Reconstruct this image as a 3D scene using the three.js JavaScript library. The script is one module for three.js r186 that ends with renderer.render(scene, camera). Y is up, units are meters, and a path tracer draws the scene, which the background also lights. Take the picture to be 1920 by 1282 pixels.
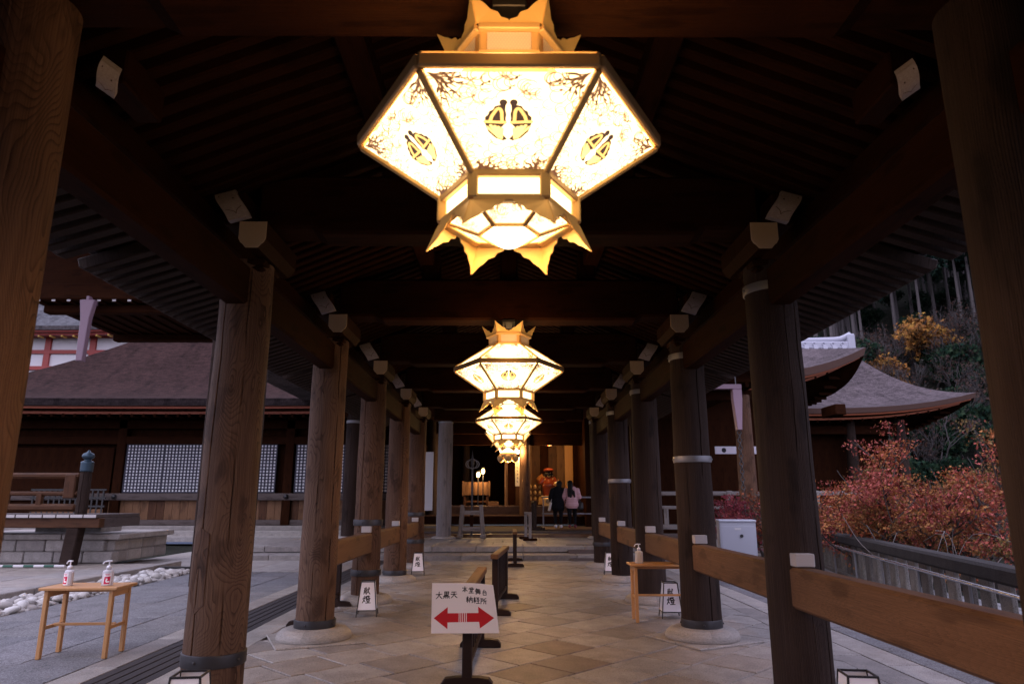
import * as THREE from 'three';
import { mergeGeometries, mergeVertices } from 'three/addons/utils/BufferGeometryUtils.js';
import { MarchingCubes } from 'three/addons/objects/MarchingCubes.js';

// ---------- camera, sky, sun, exposure ----------
const scene = new THREE.Scene();
const camera = new THREE.PerspectiveCamera(52.85, 1024 / 683, 0.1, 600);
camera.position.set(0, 1.4, 0);
camera.rotation.order = 'YXZ';
camera.rotation.set(THREE.MathUtils.degToRad(13.0), THREE.MathUtils.degToRad(-0.27), 0);
camera.focus = 8.5; camera.userData.fStop = 3.2;
const renderer = new THREE.WebGLRenderer();
renderer.toneMapping = THREE.LinearToneMapping;
renderer.toneMappingExposure = 2.0;
renderer.shadowMap.enabled = true;

{ // even dusk overcast: lavender grey, a little paler low down
  const W = 64, H = 32, d = new Float32Array(W * H * 4);
  for (let y = 0; y < H; y++) for (let x = 0; x < W; x++) {
    const el = ((y + 0.5) / H - 0.5) * Math.PI, t = Math.max(0, Math.sin(el));
    const o = (y * W + x) * 4, k = 0.92;
    d[o] = k * (0.88 - 0.06 * t); d[o + 1] = k * (0.84 - 0.03 * t); d[o + 2] = k * (1.12 + 0.04 * t); d[o + 3] = 1;
  }
  const sky = new THREE.DataTexture(d, W, H, THREE.RGBAFormat, THREE.FloatType);
  sky.mapping = THREE.EquirectangularReflectionMapping; sky.magFilter = THREE.LinearFilter; sky.needsUpdate = true;
  scene.background = sky; scene.environment = sky;
}
const sun = new THREE.DirectionalLight(new THREE.Color(0.95, 0.93, 1.0), 0.5);
sun.position.set(-30, 60, 25); sun.target.position.set(0, 0, -12); sun.shadow.radius = 70;
sun.castShadow = true; sun.shadow.mapSize.set(2048, 2048);
Object.assign(sun.shadow.camera, { left: -40, right: 40, top: 40, bottom: -40, near: 1, far: 160 });
scene.add(sun, sun.target);

// ---------- helpers ----------
let seed = 12345;
const rnd = () => { seed = (seed + 0x6d2b79f5) | 0; let t = Math.imul(seed ^ (seed >>> 15), 1 | seed); t = (t + Math.imul(t ^ (t >>> 7), 61 | t)) ^ t; return ((t ^ (t >>> 14)) >>> 0) / 4294967296; };
const rr = (a, b) => a + (b - a) * rnd();
const V = (x, y, z) => new THREE.Vector3(x, y, z);
const lerp = (a, b, t) => a + (b - a) * t, clamp = (x, a = 0, b = 1) => Math.min(b, Math.max(a, x)), smooth = (x, a, b) => { const t = clamp((x - a) / (b - a)); return t * t * (3 - 2 * t); };
const hash = (i, j, s) => { let h = Math.imul(i, 374761393) ^ Math.imul(j, 668265263) ^ Math.imul(s, 2147483647); h = Math.imul(h ^ (h >>> 13), 1274126177); return ((h ^ (h >>> 16)) >>> 0) / 4294967296; };
const vnoise = (x, y, px, py, s) => { // tileable value noise, periods px, py in cells
  const i = Math.floor(x), j = Math.floor(y), fx = x - i, fy = y - j, ux = fx * fx * (3 - 2 * fx), uy = fy * fy * (3 - 2 * fy);
  const m = (a, p) => ((a % p) + p) % p, a = m(i, px), b = m(i + 1, px), c = m(j, py), d = m(j + 1, py);
  return lerp(lerp(hash(a, c, s), hash(b, c, s), ux), lerp(hash(a, d, s), hash(b, d, s), ux), uy);
};
const fbm = (u, v, cx, cy, s, oct = 4) => { let t = 0, a = 0.5; for (let o = 0; o < oct; o++) { t += a * vnoise(u * cx, v * cy, cx, cy, s + o); cx *= 2; cy *= 2; a *= 0.5; } return t; };
const enc = (c) => { c = clamp(c); return 255 * (c <= 0.0031308 ? c * 12.92 : 1.055 * Math.pow(c, 1 / 2.4) - 0.055); };
function tex(w, h, fn, srgb = true) { // fn(u, v) -> linear rgb or a single value
  const d = new Uint8Array(w * h * 4);
  for (let y = 0; y < h; y++) for (let x = 0; x < w; x++) {
    const c = fn((x + 0.5) / w, (y + 0.5) / h), o = (y * w + x) * 4;
    if (srgb) { d[o] = enc(c[0]); d[o + 1] = enc(c[1]); d[o + 2] = enc(c[2]); } else d[o] = d[o + 1] = d[o + 2] = 255 * clamp(c);
    d[o + 3] = 255;
  }
  const t = new THREE.DataTexture(d, w, h); t.wrapS = t.wrapT = THREE.RepeatWrapping; t.magFilter = THREE.LinearFilter; t.minFilter = THREE.LinearMipmapLinearFilter;
  if (srgb) t.colorSpace = THREE.SRGBColorSpace; t.needsUpdate = true; return t;
}
const mixc = (a, b, t) => [lerp(a[0], b[0], t), lerp(a[1], b[1], t), lerp(a[2], b[2], t)];
const scaled = (t, sx, sy) => { const c = t.clone(); c.repeat.set(sx, sy); c.needsUpdate = true; return c; };
const C = (r, g, b) => new THREE.Color().setRGB(r, g, b);
const mat = (color, rough = 0.7, o = {}) => new THREE.MeshPhysicalMaterial({ color, roughness: rough, ...o });
const dull = (color, rough, o, s = 0.25) => mat(color, rough, { specularIntensity: s, ...o }); // old unvarnished timber, bark: almost no sheen

const used = new Map();
const numbered = (n) => { const k = (used.get(n) ?? -1) + 1; used.set(n, k); return k ? n + '_' + String(k).padStart(3, '0') : n; };
function mesh(name, geo, m, parent) { const o = new THREE.Mesh(geo, m); o.name = name; o.castShadow = o.receiveShadow = true; if (parent) parent.add(o); return o; }
function thing(name, label, category, pos = [0, 0, 0], turn = 0, group) {
  const o = new THREE.Group(); o.name = numbered(name); o.position.set(...pos); o.rotation.y = turn; o.userData = { label, category }; if (group) o.userData.group = group; scene.add(o); return o;
}
function tagged(name, geo, m, label, category, group) { const o = mesh(numbered(name), geo, m, scene); o.userData = { label, category }; if (group) o.userData.group = group; return o; }
function struct(name, geo, m) { const o = geo ? mesh(numbered(name), geo, m) : new THREE.Group(); o.name = o.name || numbered(name); o.userData.kind = 'structure'; scene.add(o); return o; }
function copyOf(root, pos, label, turn) { const c = root.clone(); c.userData = { ...root.userData, label: label ?? root.userData.label }; c.name = numbered(root.name.replace(/_\d{3}$/, '')); c.position.set(...pos); if (turn !== undefined) c.rotation.y = turn; scene.add(c); return c; }

// uv in metres by dominant face direction, the grain (u) along axis `long`
function boxUV(g, long = 0, off = 0) {
  g = g.index ? g.toNonIndexed() : g; const p = g.attributes.position, uv = new Float32Array(p.count * 2), a = V(), b = V(), c = V(), n = V();
  for (let i = 0; i < p.count; i += 3) {
    a.fromBufferAttribute(p, i); b.fromBufferAttribute(p, i + 1); c.fromBufferAttribute(p, i + 2); n.copy(b).sub(a).cross(c.clone().sub(a));
    const m = [Math.abs(n.x), Math.abs(n.y), Math.abs(n.z)], k = m.indexOf(Math.max(...m)), ax = [0, 1, 2].filter((q) => q !== k);
    let [U, W] = ax.includes(long) ? [long, ax.find((q) => q !== long)] : ax;
    [a, b, c].forEach((q, j) => { const e = q.toArray(); uv[(i + j) * 2] = e[U] + off; uv[(i + j) * 2 + 1] = e[W] + off * 0.37 + k * 0.13; });
  }
  g.setAttribute('uv', new THREE.BufferAttribute(uv, 2)); return g;
}
// box with chamfered edges, centred
function cbox(w, h, d, c = 0.006, long = 0, off = 0) {
  c = Math.min(c, w * 0.45, h * 0.45, d * 0.45);
  const pts = [], X = w / 2, Y = h / 2, Z = d / 2, tri = [];
  const idx = {}; const P = (x, y, z) => { const k = [x, y, z].map((q) => q.toFixed(5)).join(); if (!(k in idx)) { idx[k] = pts.length / 3; pts.push(x, y, z); } return idx[k]; };
  const quad = (p, q, r, s, out) => { const a = V(...p), n = V(...q).sub(a).cross(V(...r).sub(a)); const o = n.dot(V(...out)) < 0; const I = [p, q, r, s].map((e) => P(...e)); o ? tri.push(I[0], I[2], I[1], I[0], I[3], I[2]) : tri.push(I[0], I[1], I[2], I[0], I[2], I[3]); };
  for (const s of [-1, 1]) {
    quad([s * X, -Y + c, -Z + c], [s * X, Y - c, -Z + c], [s * X, Y - c, Z - c], [s * X, -Y + c, Z - c], [s, 0, 0]);
    quad([-X + c, s * Y, -Z + c], [X - c, s * Y, -Z + c], [X - c, s * Y, Z - c], [-X + c, s * Y, Z - c], [0, s, 0]);
    quad([-X + c, -Y + c, s * Z], [X - c, -Y + c, s * Z], [X - c, Y - c, s * Z], [-X + c, Y - c, s * Z], [0, 0, s]);
    for (const t of [-1, 1]) {
      quad([s * X, t * (Y - c), -Z + c], [s * X, t * (Y - c), Z - c], [s * (X - c), t * Y, Z - c], [s * (X - c), t * Y, -Z + c], [s, t, 0]);
      quad([s * X, -Y + c, t * (Z - c)], [s * X, Y - c, t * (Z - c)], [s * (X - c), Y - c, t * Z], [s * (X - c), -Y + c, t * Z], [s, 0, t]);
      quad([-X + c, s * Y, t * (Z - c)], [X - c, s * Y, t * (Z - c)], [X - c, s * (Y - c), t * Z], [-X + c, s * (Y - c), t * Z], [0, s, t]);
      for (const u of [-1, 1]) { const a = [s * X, t * (Y - c), u * (Z - c)], b = [s * (X - c), t * Y, u * (Z - c)], e = [s * (X - c), t * (Y - c), u * Z]; const n = V(...b).sub(V(...a)).cross(V(...e).sub(V(...a))); const I = [a, b, e].map((q) => P(...q)); n.dot(V(s, t, u)) > 0 ? tri.push(...I) : tri.push(I[0], I[2], I[1]); }
    }
  }
  const g = new THREE.BufferGeometry(); g.setAttribute('position', new THREE.Float32BufferAttribute(pts, 3)); g.setIndex(tri);
  const o = boxUV(g, long, off); o.computeVertexNormals(); return o;
}
const at = (g, x, y, z, rx = 0, ry = 0, rz = 0) => g.applyMatrix4(new THREE.Matrix4().compose(V(x, y, z), new THREE.Quaternion().setFromEuler(new THREE.Euler(rx, ry, rz)), V(1, 1, 1)));
// bar between two points; w across, h along the "up" side
function bar(p, q, w, h, c = 0.005, off = 0) {
  p = V(...p); q = V(...q); const d = q.clone().sub(p), L = d.length(), g = cbox(L, h, w, c, 0, off); d.normalize();
  let up = Math.abs(d.y) > 0.95 ? V(0, 0, 1) : V(0, 1, 0); const z = d.clone().cross(up).normalize(); up = z.clone().cross(d);
  return g.applyMatrix4(new THREE.Matrix4().makeBasis(d, up, z).setPosition(p.add(q).multiplyScalar(0.5)));
}
const strip = (g) => { g = g.index ? g.toNonIndexed() : g; for (const k of Object.keys(g.attributes)) if (!['position', 'normal', 'uv'].includes(k)) g.deleteAttribute(k); if (!g.attributes.uv) g.setAttribute('uv', new THREE.BufferAttribute(new Float32Array(g.attributes.position.count * 2), 2)); if (!g.attributes.normal) g.computeVertexNormals(); return g; };
const merge = (list) => mergeGeometries(list.map(strip));
const tube = (pts, r, seg = 24, rs = 8, closed = false) => new THREE.TubeGeometry(new THREE.CatmullRomCurve3(pts.map((p) => V(...p)), closed), seg, r, rs, closed);
const lathe = (pts, n = 32) => new THREE.LatheGeometry(pts.map(([x, y]) => new THREE.Vector2(x, y)), n);
// prism from a 2-D outline, depth along z, centred
const prism = (outline, depth, bevel = 0.004) => { const s = new THREE.Shape(outline.map(([x, y]) => new THREE.Vector2(x, y))); const g = new THREE.ExtrudeGeometry(s, { depth: depth - 2 * bevel, bevelEnabled: bevel > 0, bevelSize: bevel, bevelThickness: bevel, bevelOffset: -bevel, bevelSegments: 1, curveSegments: 8 }); g.translate(0, 0, -(depth - 2 * bevel) / 2); return g; };

// ---------- surfaces ----------
const grain = (x, y, px, py, s, flame, str = 1.1) => { // x across the grain, y along it (both 0..1), lines of growth rings
  const w = fbm(x, y, px, py, s, 3);
  const ph = (w * flame + x * px * str + 0.03 * vnoise(x * px * 16, y * py * 8, px * 16, py * 8, s + 9)) * 10.0;
  const f = ph - Math.floor(ph), line = Math.pow(f, 4) * (0.45 + 0.9 * vnoise(x * px * 5, y * py * 3, px * 5, py * 3, s + 31));
  const fibre = vnoise(x * px * 90, y * py * 4, px * 90, py * 4, s + 21);
  return [line, fibre, w];
};
const woodMap = (s, w, h, px, py, flame, light, mid, dark, along, str) => tex(w, h, (u, v) => {
  const [line, fibre, q] = along ? grain(v, u, px, py, s, flame, str) : grain(u, v, px, py, s, flame, str);
  const patch = along ? fbm(v, u, px, py, s + 40, 3) : fbm(u, v, px, py, s + 40, 3);
  let c = mixc(light, mid, clamp(0.1 + 1.0 * patch + 0.6 * (fibre - 0.5))); c = mixc(c, dark, clamp(line) * 0.75); const stain = along ? fbm(v, u, px * 2, py * 3, s + 60, 4) : fbm(u, v, px * 2, py * 3, s + 60, 4); return mixc(c, dark, 0.5 * smooth(stain, 0.58, 0.74));
});
const woodBump = (s, w, h, px, py, flame, along, str) => tex(w, h, (u, v) => { const [line, fibre] = along ? grain(v, u, px, py, s, flame, str) : grain(u, v, px, py, s, flame, str); return 0.75 - 0.5 * line - 0.25 * fibre; }, false);

const T = {
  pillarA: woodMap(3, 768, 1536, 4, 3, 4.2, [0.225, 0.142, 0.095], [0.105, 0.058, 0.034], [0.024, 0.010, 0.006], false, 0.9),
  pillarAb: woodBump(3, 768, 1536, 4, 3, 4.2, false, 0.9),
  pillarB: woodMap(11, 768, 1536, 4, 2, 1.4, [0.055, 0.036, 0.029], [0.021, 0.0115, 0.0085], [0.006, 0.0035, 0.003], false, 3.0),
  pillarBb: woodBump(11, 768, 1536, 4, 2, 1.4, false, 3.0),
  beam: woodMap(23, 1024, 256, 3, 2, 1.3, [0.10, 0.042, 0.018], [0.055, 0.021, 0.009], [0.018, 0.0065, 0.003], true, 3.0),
  beamB: woodBump(23, 1024, 256, 3, 2, 1.3, true, 3.0),
  grey: woodMap(27, 1024, 256, 3, 2, 1.3, [0.30, 0.27, 0.255], [0.19, 0.165, 0.155], [0.07, 0.056, 0.05], true, 3.0),
  greyPost: woodMap(13, 512, 1024, 4, 2, 1.4, [0.30, 0.27, 0.265], [0.17, 0.15, 0.145], [0.05, 0.042, 0.04], false, 3.0),
  warm: woodMap(29, 1024, 256, 3, 2, 1.3, [0.20, 0.105, 0.055], [0.115, 0.055, 0.026], [0.04, 0.017, 0.008], true, 3.0),
  pine: woodMap(31, 512, 256, 2, 2, 0.9, [0.60, 0.32, 0.13], [0.50, 0.24, 0.085], [0.34, 0.14, 0.04], true, 3),
  granite: tex(512, 512, (u, v) => { const n = fbm(u, v, 8, 8, 51, 3), s = vnoise(u * 256, v * 256, 256, 256, 53), k = vnoise(u * 128, v * 128, 128, 128, 54), b = fbm(u, v, 3, 3, 55, 2); const c = 0.26 + 0.15 * (n - 0.45) + 0.2 * (s - 0.5) + (k > 0.84 ? -0.09 : 0); const st = smooth(b, 0.5, 0.68); return [c * (1.05 - 0.16 * st), c * (0.97 - 0.2 * st), c * (0.91 - 0.23 * st)]; }),
  graniteB: tex(512, 512, (u, v) => 0.5 + 0.5 * (vnoise(u * 200, v * 200, 200, 200, 57) - 0.5) + 0.6 * (fbm(u, v, 24, 24, 58, 2) - 0.4), false),
  aggregate: tex(512, 512, (u, v) => { const s = vnoise(u * 170, v * 170, 170, 170, 61), q = vnoise(u * 90, v * 90, 90, 90, 62), n = fbm(u, v, 4, 4, 63, 3); const c = 0.165 + 0.16 * (s - 0.5) + 0.12 * (q - 0.5) + 0.1 * (n - 0.45); return [c, c * 0.98, c * 1.03]; }),
  aggregateB: tex(512, 512, (u, v) => vnoise(u * 170, v * 170, 170, 170, 61) * 0.7 + vnoise(u * 90, v * 90, 90, 90, 62) * 0.3, false),
  bark: tex(512, 512, (u, v) => { const row = vnoise(u * 20, v * 64, 20, 64, 71), f = vnoise(u * 200, v * 60, 200, 60, 72), n = fbm(u, v, 5, 5, 73, 3); const k = (v * 40) % 1, lip = k > 0.8 ? -0.012 : 0, st = smooth(fbm(u, v, 12, 2, 75, 3), 0.5, 0.68), ms = smooth(fbm(u, v, 6, 6, 77, 4), 0.54, 0.66); const c = 0.085 + 0.05 * (row - 0.5) + 0.06 * (f - 0.5) + 0.06 * (n - 0.45) + lip - 0.025 * st; return [c * (1.05 - 0.1 * ms), c * (0.9 - 0.08 * ms), c * (0.93 - 0.1 * ms)]; }),
  rough: tex(256, 256, (u, v) => fbm(u, v, 16, 16, 81, 4), false),
};
const woodUV = (t, sx, sy) => scaled(t, sx, sy);
const M = {
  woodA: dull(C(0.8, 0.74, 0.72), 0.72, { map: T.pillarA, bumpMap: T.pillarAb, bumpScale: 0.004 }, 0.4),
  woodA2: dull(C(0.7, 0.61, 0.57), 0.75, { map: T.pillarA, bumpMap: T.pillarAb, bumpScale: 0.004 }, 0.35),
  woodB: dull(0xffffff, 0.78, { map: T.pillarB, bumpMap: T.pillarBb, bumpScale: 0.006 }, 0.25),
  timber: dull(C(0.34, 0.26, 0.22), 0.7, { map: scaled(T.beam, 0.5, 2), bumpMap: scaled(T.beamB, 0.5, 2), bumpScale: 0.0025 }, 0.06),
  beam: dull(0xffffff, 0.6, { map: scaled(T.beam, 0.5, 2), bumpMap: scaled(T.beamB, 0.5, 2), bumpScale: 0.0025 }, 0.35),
  beamGrey: dull(C(0.42, 0.37, 0.36), 0.8, { map: scaled(T.grey, 0.5, 2), bumpMap: scaled(T.beamB, 0.5, 2), bumpScale: 0.003 }, 0.3),
  pale: dull(0xffffff, 0.85, { map: scaled(T.grey, 0.5, 2), bumpMap: scaled(T.beamB, 0.5, 2), bumpScale: 0.003 }, 0.3),
  rail: dull(0xffffff, 0.65, { map: scaled(T.warm, 0.4, 1.6), bumpMap: scaled(T.beamB, 0.4, 1.6), bumpScale: 0.002 }, 0.35),
  woodGrey: dull(0xffffff, 0.8, { map: T.greyPost, bumpMap: T.pillarBb, bumpScale: 0.005 }, 0.3),
  pine: mat(0xffffff, 0.5, { map: scaled(T.pine, 0.8, 3), bumpMap: scaled(T.pine, 0.8, 3), bumpScale: 0.0008 }),
  black: mat(C(0.012, 0.01, 0.01), 0.5), stain: mat(C(0.022, 0.011, 0.008), 0.5, { specularIntensity: 0.35, bumpMap: scaled(T.beamB, 0.5, 2), bumpScale: 0.0015 }),
  iron: mat(C(0.05, 0.047, 0.05), 0.45, { metalness: 0.6, bumpMap: T.rough, bumpScale: 0.001 }),
  zinc: mat(C(0.2, 0.2, 0.215), 0.5, { metalness: 0.5, bumpMap: T.rough, bumpScale: 0.001 }),
  white: mat(C(0.42, 0.385, 0.375), 0.8, { bumpMap: T.rough, bumpScale: 0.001 }),
  stone: mat(0xffffff, 0.55, { map: scaled(T.granite, 0.9, 0.9), bumpMap: scaled(T.graniteB, 1.2, 1.2), bumpScale: 0.0025 }),
  aggregate: mat(0xffffff, 0.8, { map: T.aggregate, bumpMap: T.aggregateB, bumpScale: 0.006 }),
  bark: dull(0xffffff, 0.95, { map: scaled(T.bark, 0.25, 0.25), bumpMap: scaled(T.bark, 0.25, 0.25), bumpScale: 0.03 }, 0.15),
  red: mat(C(0.27, 0.03, 0.02), 0.5), redDull: mat(C(0.30, 0.075, 0.035), 0.6), plaster: mat(C(0.6, 0.58, 0.59), 0.9), yellow: mat(C(0.6, 0.38, 0.08), 0.6),
  gold: mat(C(0.76, 0.49, 0.18), 0.36, { metalness: 0.2 }), goldDull: mat(C(0.62, 0.39, 0.16), 0.42, { metalness: 0.15 }),
};
const tint = (m, r, g, b) => { const c = m.clone(); c.color = C(m.color.r * r, m.color.g * g, m.color.b * b); return c; };
// ---------- terrain and paving ----------
function landHeight(x, D) {
  const r = Math.hypot(x, D); let h = -0.06;
  h += -2.6 * smooth(x, 7.6, 11) * (1 - smooth(D, 40, 60));
  h += smooth(x, 6, 16) * Math.max(0, (r - 46) * 0.47) * smooth(D, 30, 46);
  h += smooth(-x, 12, 22) * smooth(D, 36, 46) * 8.5;
  h += smooth(D, 70, 130) * 14 * smooth(Math.abs(x), 4, 20);
  return h;
}
{
  const g = new THREE.PlaneGeometry(440, 440, 220, 220); g.rotateX(-Math.PI / 2); g.translate(0, 0, -90);
  const p = g.attributes.position;
  for (let i = 0; i < p.count; i++) { const x = p.getX(i), D = -p.getZ(i); let h = landHeight(x, D); if (h > 1) h += 1.2 * (fbm((x + 300) / 600, (D + 300) / 600, 60, 60, 5, 3) - 0.45); p.setY(i, h); }
  g.computeVertexNormals();
  const uv = g.attributes.uv; for (let i = 0; i < uv.count; i++) uv.setXY(i, p.getX(i) / 3, p.getZ(i) / 3);
  const soil = tex(256, 256, (u, v) => { const n = fbm(u, v, 6, 6, 91, 4), s = vnoise(u * 120, v * 120, 120, 120, 92); const c = 0.018 + 0.025 * (n - 0.4) + 0.016 * (s - 0.5); return [c * 0.95, c, c * 0.7]; });
  struct('ground', g, dull(0xffffff, 0.95, { map: soil, bumpMap: T.rough, bumpScale: 0.05 }));
}
const stones = [[1, 0.98, 0.96], [1.13, 1.09, 1.05], [0.84, 0.8, 0.78], [1.0, 0.92, 0.85], [0.62, 0.5, 0.45], [1.18, 1.17, 1.16]].map((c) => tint(M.stone, ...c));
const paveMats = [[1, 1, 1], [1.08, 1.06, 1.07], [0.9, 0.9, 0.92], [0.98, 0.96, 0.94]].map((c) => tint(M.aggregate, ...c));
const palePave = [stones[5], stones[1], stones[0]];
function clip(poly, x0, x1, y0, y1) {
  const cut = (pts, f) => { const out = []; pts.forEach((p, i) => { const q = pts[(i + 1) % pts.length], a = f(p), b = f(q); if (a >= 0) out.push(p); if ((a >= 0) !== (b >= 0)) { const t = a / (a - b); out.push([lerp(p[0], q[0], t), lerp(p[1], q[1], t)]); } }); return out; };
  for (const f of [(p) => p[0] - x0, (p) => x1 - p[0], (p) => p[1] - y0, (p) => y1 - p[1]]) { poly = cut(poly, f); if (poly.length < 3) return []; }
  return poly;
}
// a slab from a convex outline in (x, D), top at y
function slab(poly, y, thick = 0.045, ch = 0.006, tilt = 0.0012) {
  const cx = poly.reduce((s, p) => s + p[0], 0) / poly.length, cy = poly.reduce((s, p) => s + p[1], 0) / poly.length, tx = rr(-tilt, tilt), ty = rr(-tilt, tilt), ang = rr(0, 6.28), ou = rr(0, 1), ov = rr(0, 1);
  const top = poly.map(([x, D]) => { const dx = cx - x, dy = cy - D, l = Math.hypot(dx, dy) || 1; return [x + (dx / l) * ch * 1.4, D + (dy / l) * ch * 1.4]; });
  const P = [], U = [], push = (x, h, D) => { P.push(x, h + (x - cx) * tx + (D - cy) * ty, -D); U.push((x - cx) * Math.cos(ang) - (D - cy) * Math.sin(ang) + ou, (x - cx) * Math.sin(ang) + (D - cy) * Math.cos(ang) + ov); };
  const n = poly.length;
  for (let i = 1; i < n - 1; i++) for (const k of [0, i, i + 1]) push(top[k][0], y, top[k][1]);
  for (let i = 0; i < n; i++) { const j = (i + 1) % n; const q = (a, ha, b, hb) => { push(poly[i][0], 0, 0); P.length -= 3; U.length -= 2; [[a[i], ha], [b[i], hb], [b[j], hb], [a[i], ha], [b[j], hb], [a[j], ha]].forEach(([p, h]) => push(p[0], h, p[1])); }; q(poly, y - ch, top, y); q(poly, y - thick, poly, y - ch); }
  const g = new THREE.BufferGeometry(); g.setAttribute('position', new THREE.Float32BufferAttribute(P, 3)); g.setAttribute('uv', new THREE.Float32BufferAttribute(U, 2));
  // orient outwards
  const p = g.attributes.position, a = V(), b = V(), c = V(), ctr = V(cx, y - thick / 2, -cy);
  for (let i = 0; i < p.count; i += 3) { a.fromBufferAttribute(p, i); b.fromBufferAttribute(p, i + 1); c.fromBufferAttribute(p, i + 2); const nn = b.clone().sub(a).cross(c.clone().sub(a)), mid = a.clone().add(b).add(c).divideScalar(3).sub(ctr); if (nn.dot(mid) < 0) for (const at of [g.attributes.position, g.attributes.uv]) for (let k = 0; k < at.itemSize; k++) { const t = at.getComponent(i + 1, k); at.setComponent(i + 1, k, at.getComponent(i + 2, k)); at.setComponent(i + 2, k, t); } }
  g.computeVertexNormals(); return g;
}
const rectPoly = (x0, x1, d0, d1) => [[x0, d0], [x1, d0], [x1, d1], [x0, d1]];
function rows(parent, name, mats, x0, x1, d0, d1, w, l, y, gap = 0.008, jitter = 0.25) { // running-bond slabs, lengths along D
  for (let x = x0, k = 0; x < x1 - 0.05; x += w, k++) for (let d = d0 - rnd() * l; d < d1; ) {
    const L = l * (1 + rr(-jitter, jitter)), a = Math.max(d, d0), b = Math.min(d + L, d1); d += L; if (b - a < 0.08) continue;
    mesh(name, slab(rectPoly(x + gap / 2, Math.min(x + w, x1) - gap / 2, a + gap / 2, b - gap / 2), y + rr(-0.003, 0.003)), mats[Math.floor(rnd() * mats.length)], parent);
  }
}
const FX0 = -2.86, FX1 = 3.3, FD1 = 17.35;
{ // gallery floor: square slabs laid on the diagonal between straight border stones
  const f = struct('gallery_floor');
  mesh('bedding', at(cbox(FX1 - FX0, 0.04, FD1 + 4, 0.002), (FX0 + FX1) / 2, -0.062, -(FD1 - 4) / 2), mat(C(0.02, 0.018, 0.016), 0.95), f);
  const s = 0.535, r2 = Math.SQRT1_2;
  for (let i = -18; i < 40; i++) for (let j = -40; j < 18; j++) {
    const off = (j % 2 ? 0.22 : 0) * s, u0 = i * s + off, v0 = j * s, gp = 0.008, cr = [[u0 + gp, v0 + gp], [u0 + s - gp, v0 + gp], [u0 + s - gp, v0 + s - gp], [u0 + gp, v0 + s - gp]];
    const poly = clip(cr.map(([u, v]) => [(u + v) * r2 + 0.1, (u - v) * r2 + 1.2]), FX0 + 0.3, FX1 - 0.3, 4.3, FD1); if (poly.length < 3) continue;
    let ar = 0; poly.forEach((p, k) => { const q = poly[(k + 1) % poly.length]; ar += p[0] * q[1] - q[0] * p[1]; }); if (Math.abs(ar) / 2 < 0.012) continue;
    const q = rnd(); mesh('floor_slab', slab(poly, rr(-0.003, 0.003), 0.045, 0.005, 0.005), stones[q < 0.28 ? 0 : q < 0.48 ? 1 : q < 0.64 ? 2 : q < 0.82 ? 3 : q < 0.88 ? 4 : 5], f);
  }
  for (const [a, b] of [[FX0, FX0 + 0.295], [FX1 - 0.295, FX1]]) rows(f, 'border_slab', stones.slice(0, 4), a, b, 4.3, FD1, 0.295, 1.1, 0, 0.006);
  rows(f, 'floor_slab', stones.slice(0, 4), FX0, FX1, -3.6, 4.29, 1.03, 1.3, 0);
}
{ // drain beside the gallery, with dark grating bars
  const d = struct('drain_channel');
  mesh('channel_bed', at(cbox(0.5, 0.03, 20, 0.002), -3.115, -0.065, -7.4), mat(C(0.012, 0.01, 0.012), 0.9), d);
  const m = mat(C(0.022, 0.015, 0.016), 0.7);
  for (let k = 0; k < 5; k++) mesh('grating_bar', at(cbox(0.09, 0.03, 20, 0.003, 2), -3.325 + k * 0.105, -0.016, -7.4), m, d);
  for (let D = 4.5; D < 17; D += 1.0) mesh('cross_bar', at(cbox(0.5, 0.012, 0.018, 0.002), -3.115, -0.037, -D), m, d);
}
{
  const k = struct('kerb'); rows(k, 'kerb_stone', stones.slice(0, 4), -3.66, -3.38, 3, 17.3, 0.28, 1.5, 0.0);
  const k2 = struct('kerb'); rows(k2, 'kerb_stone', [stones[1], stones[5]], 3.31, 3.62, 3, 17.3, 0.31, 1.6, 0.0);
}
{ const c = struct('courtyard_paving'); rows(c, 'paving_slab', paveMats, -6.3, -3.67, 4, 14.62, 0.66, 1.15, -0.004);
  rows(c, 'paving_slab', palePave, -9.0, -3.67, 14.75, 24.9, 0.9, 1.8, -0.002);
  const e = struct('terrace_paving'); rows(e, 'paving_slab', paveMats, 3.63, 6.9, 3.0, 17, 0.62, 1.2, -0.004); }
{ // raised stone walk beyond the pebbles
  const w = struct('raised_walk'); mesh('walk_bed', at(cbox(6.6, 0.12, 11, 0.004), -10.6, -0.0, -9.9), stones[2], w);
  rows(w, 'walk_slab', [stones[0], stones[3], stones[2]], -13.9, -7.32, 5, 15.35, 1.1, 1.6, 0.10);
  for (let D = 5; D < 14.5; ) { const L = rr(0.9, 1.5); mesh('kerb_stone', at(cbox(0.2, 0.19, L - 0.01, 0.012, 2), -7.2, 0.035, -(D + L / 2)), stones[Math.floor(rr(0, 4))], w); D += L; }
  mesh('end_board', at(cbox(1.1, 0.16, 0.06, 0.004), -6.6, 0.02, -14.69), M.black, w);
}
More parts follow.
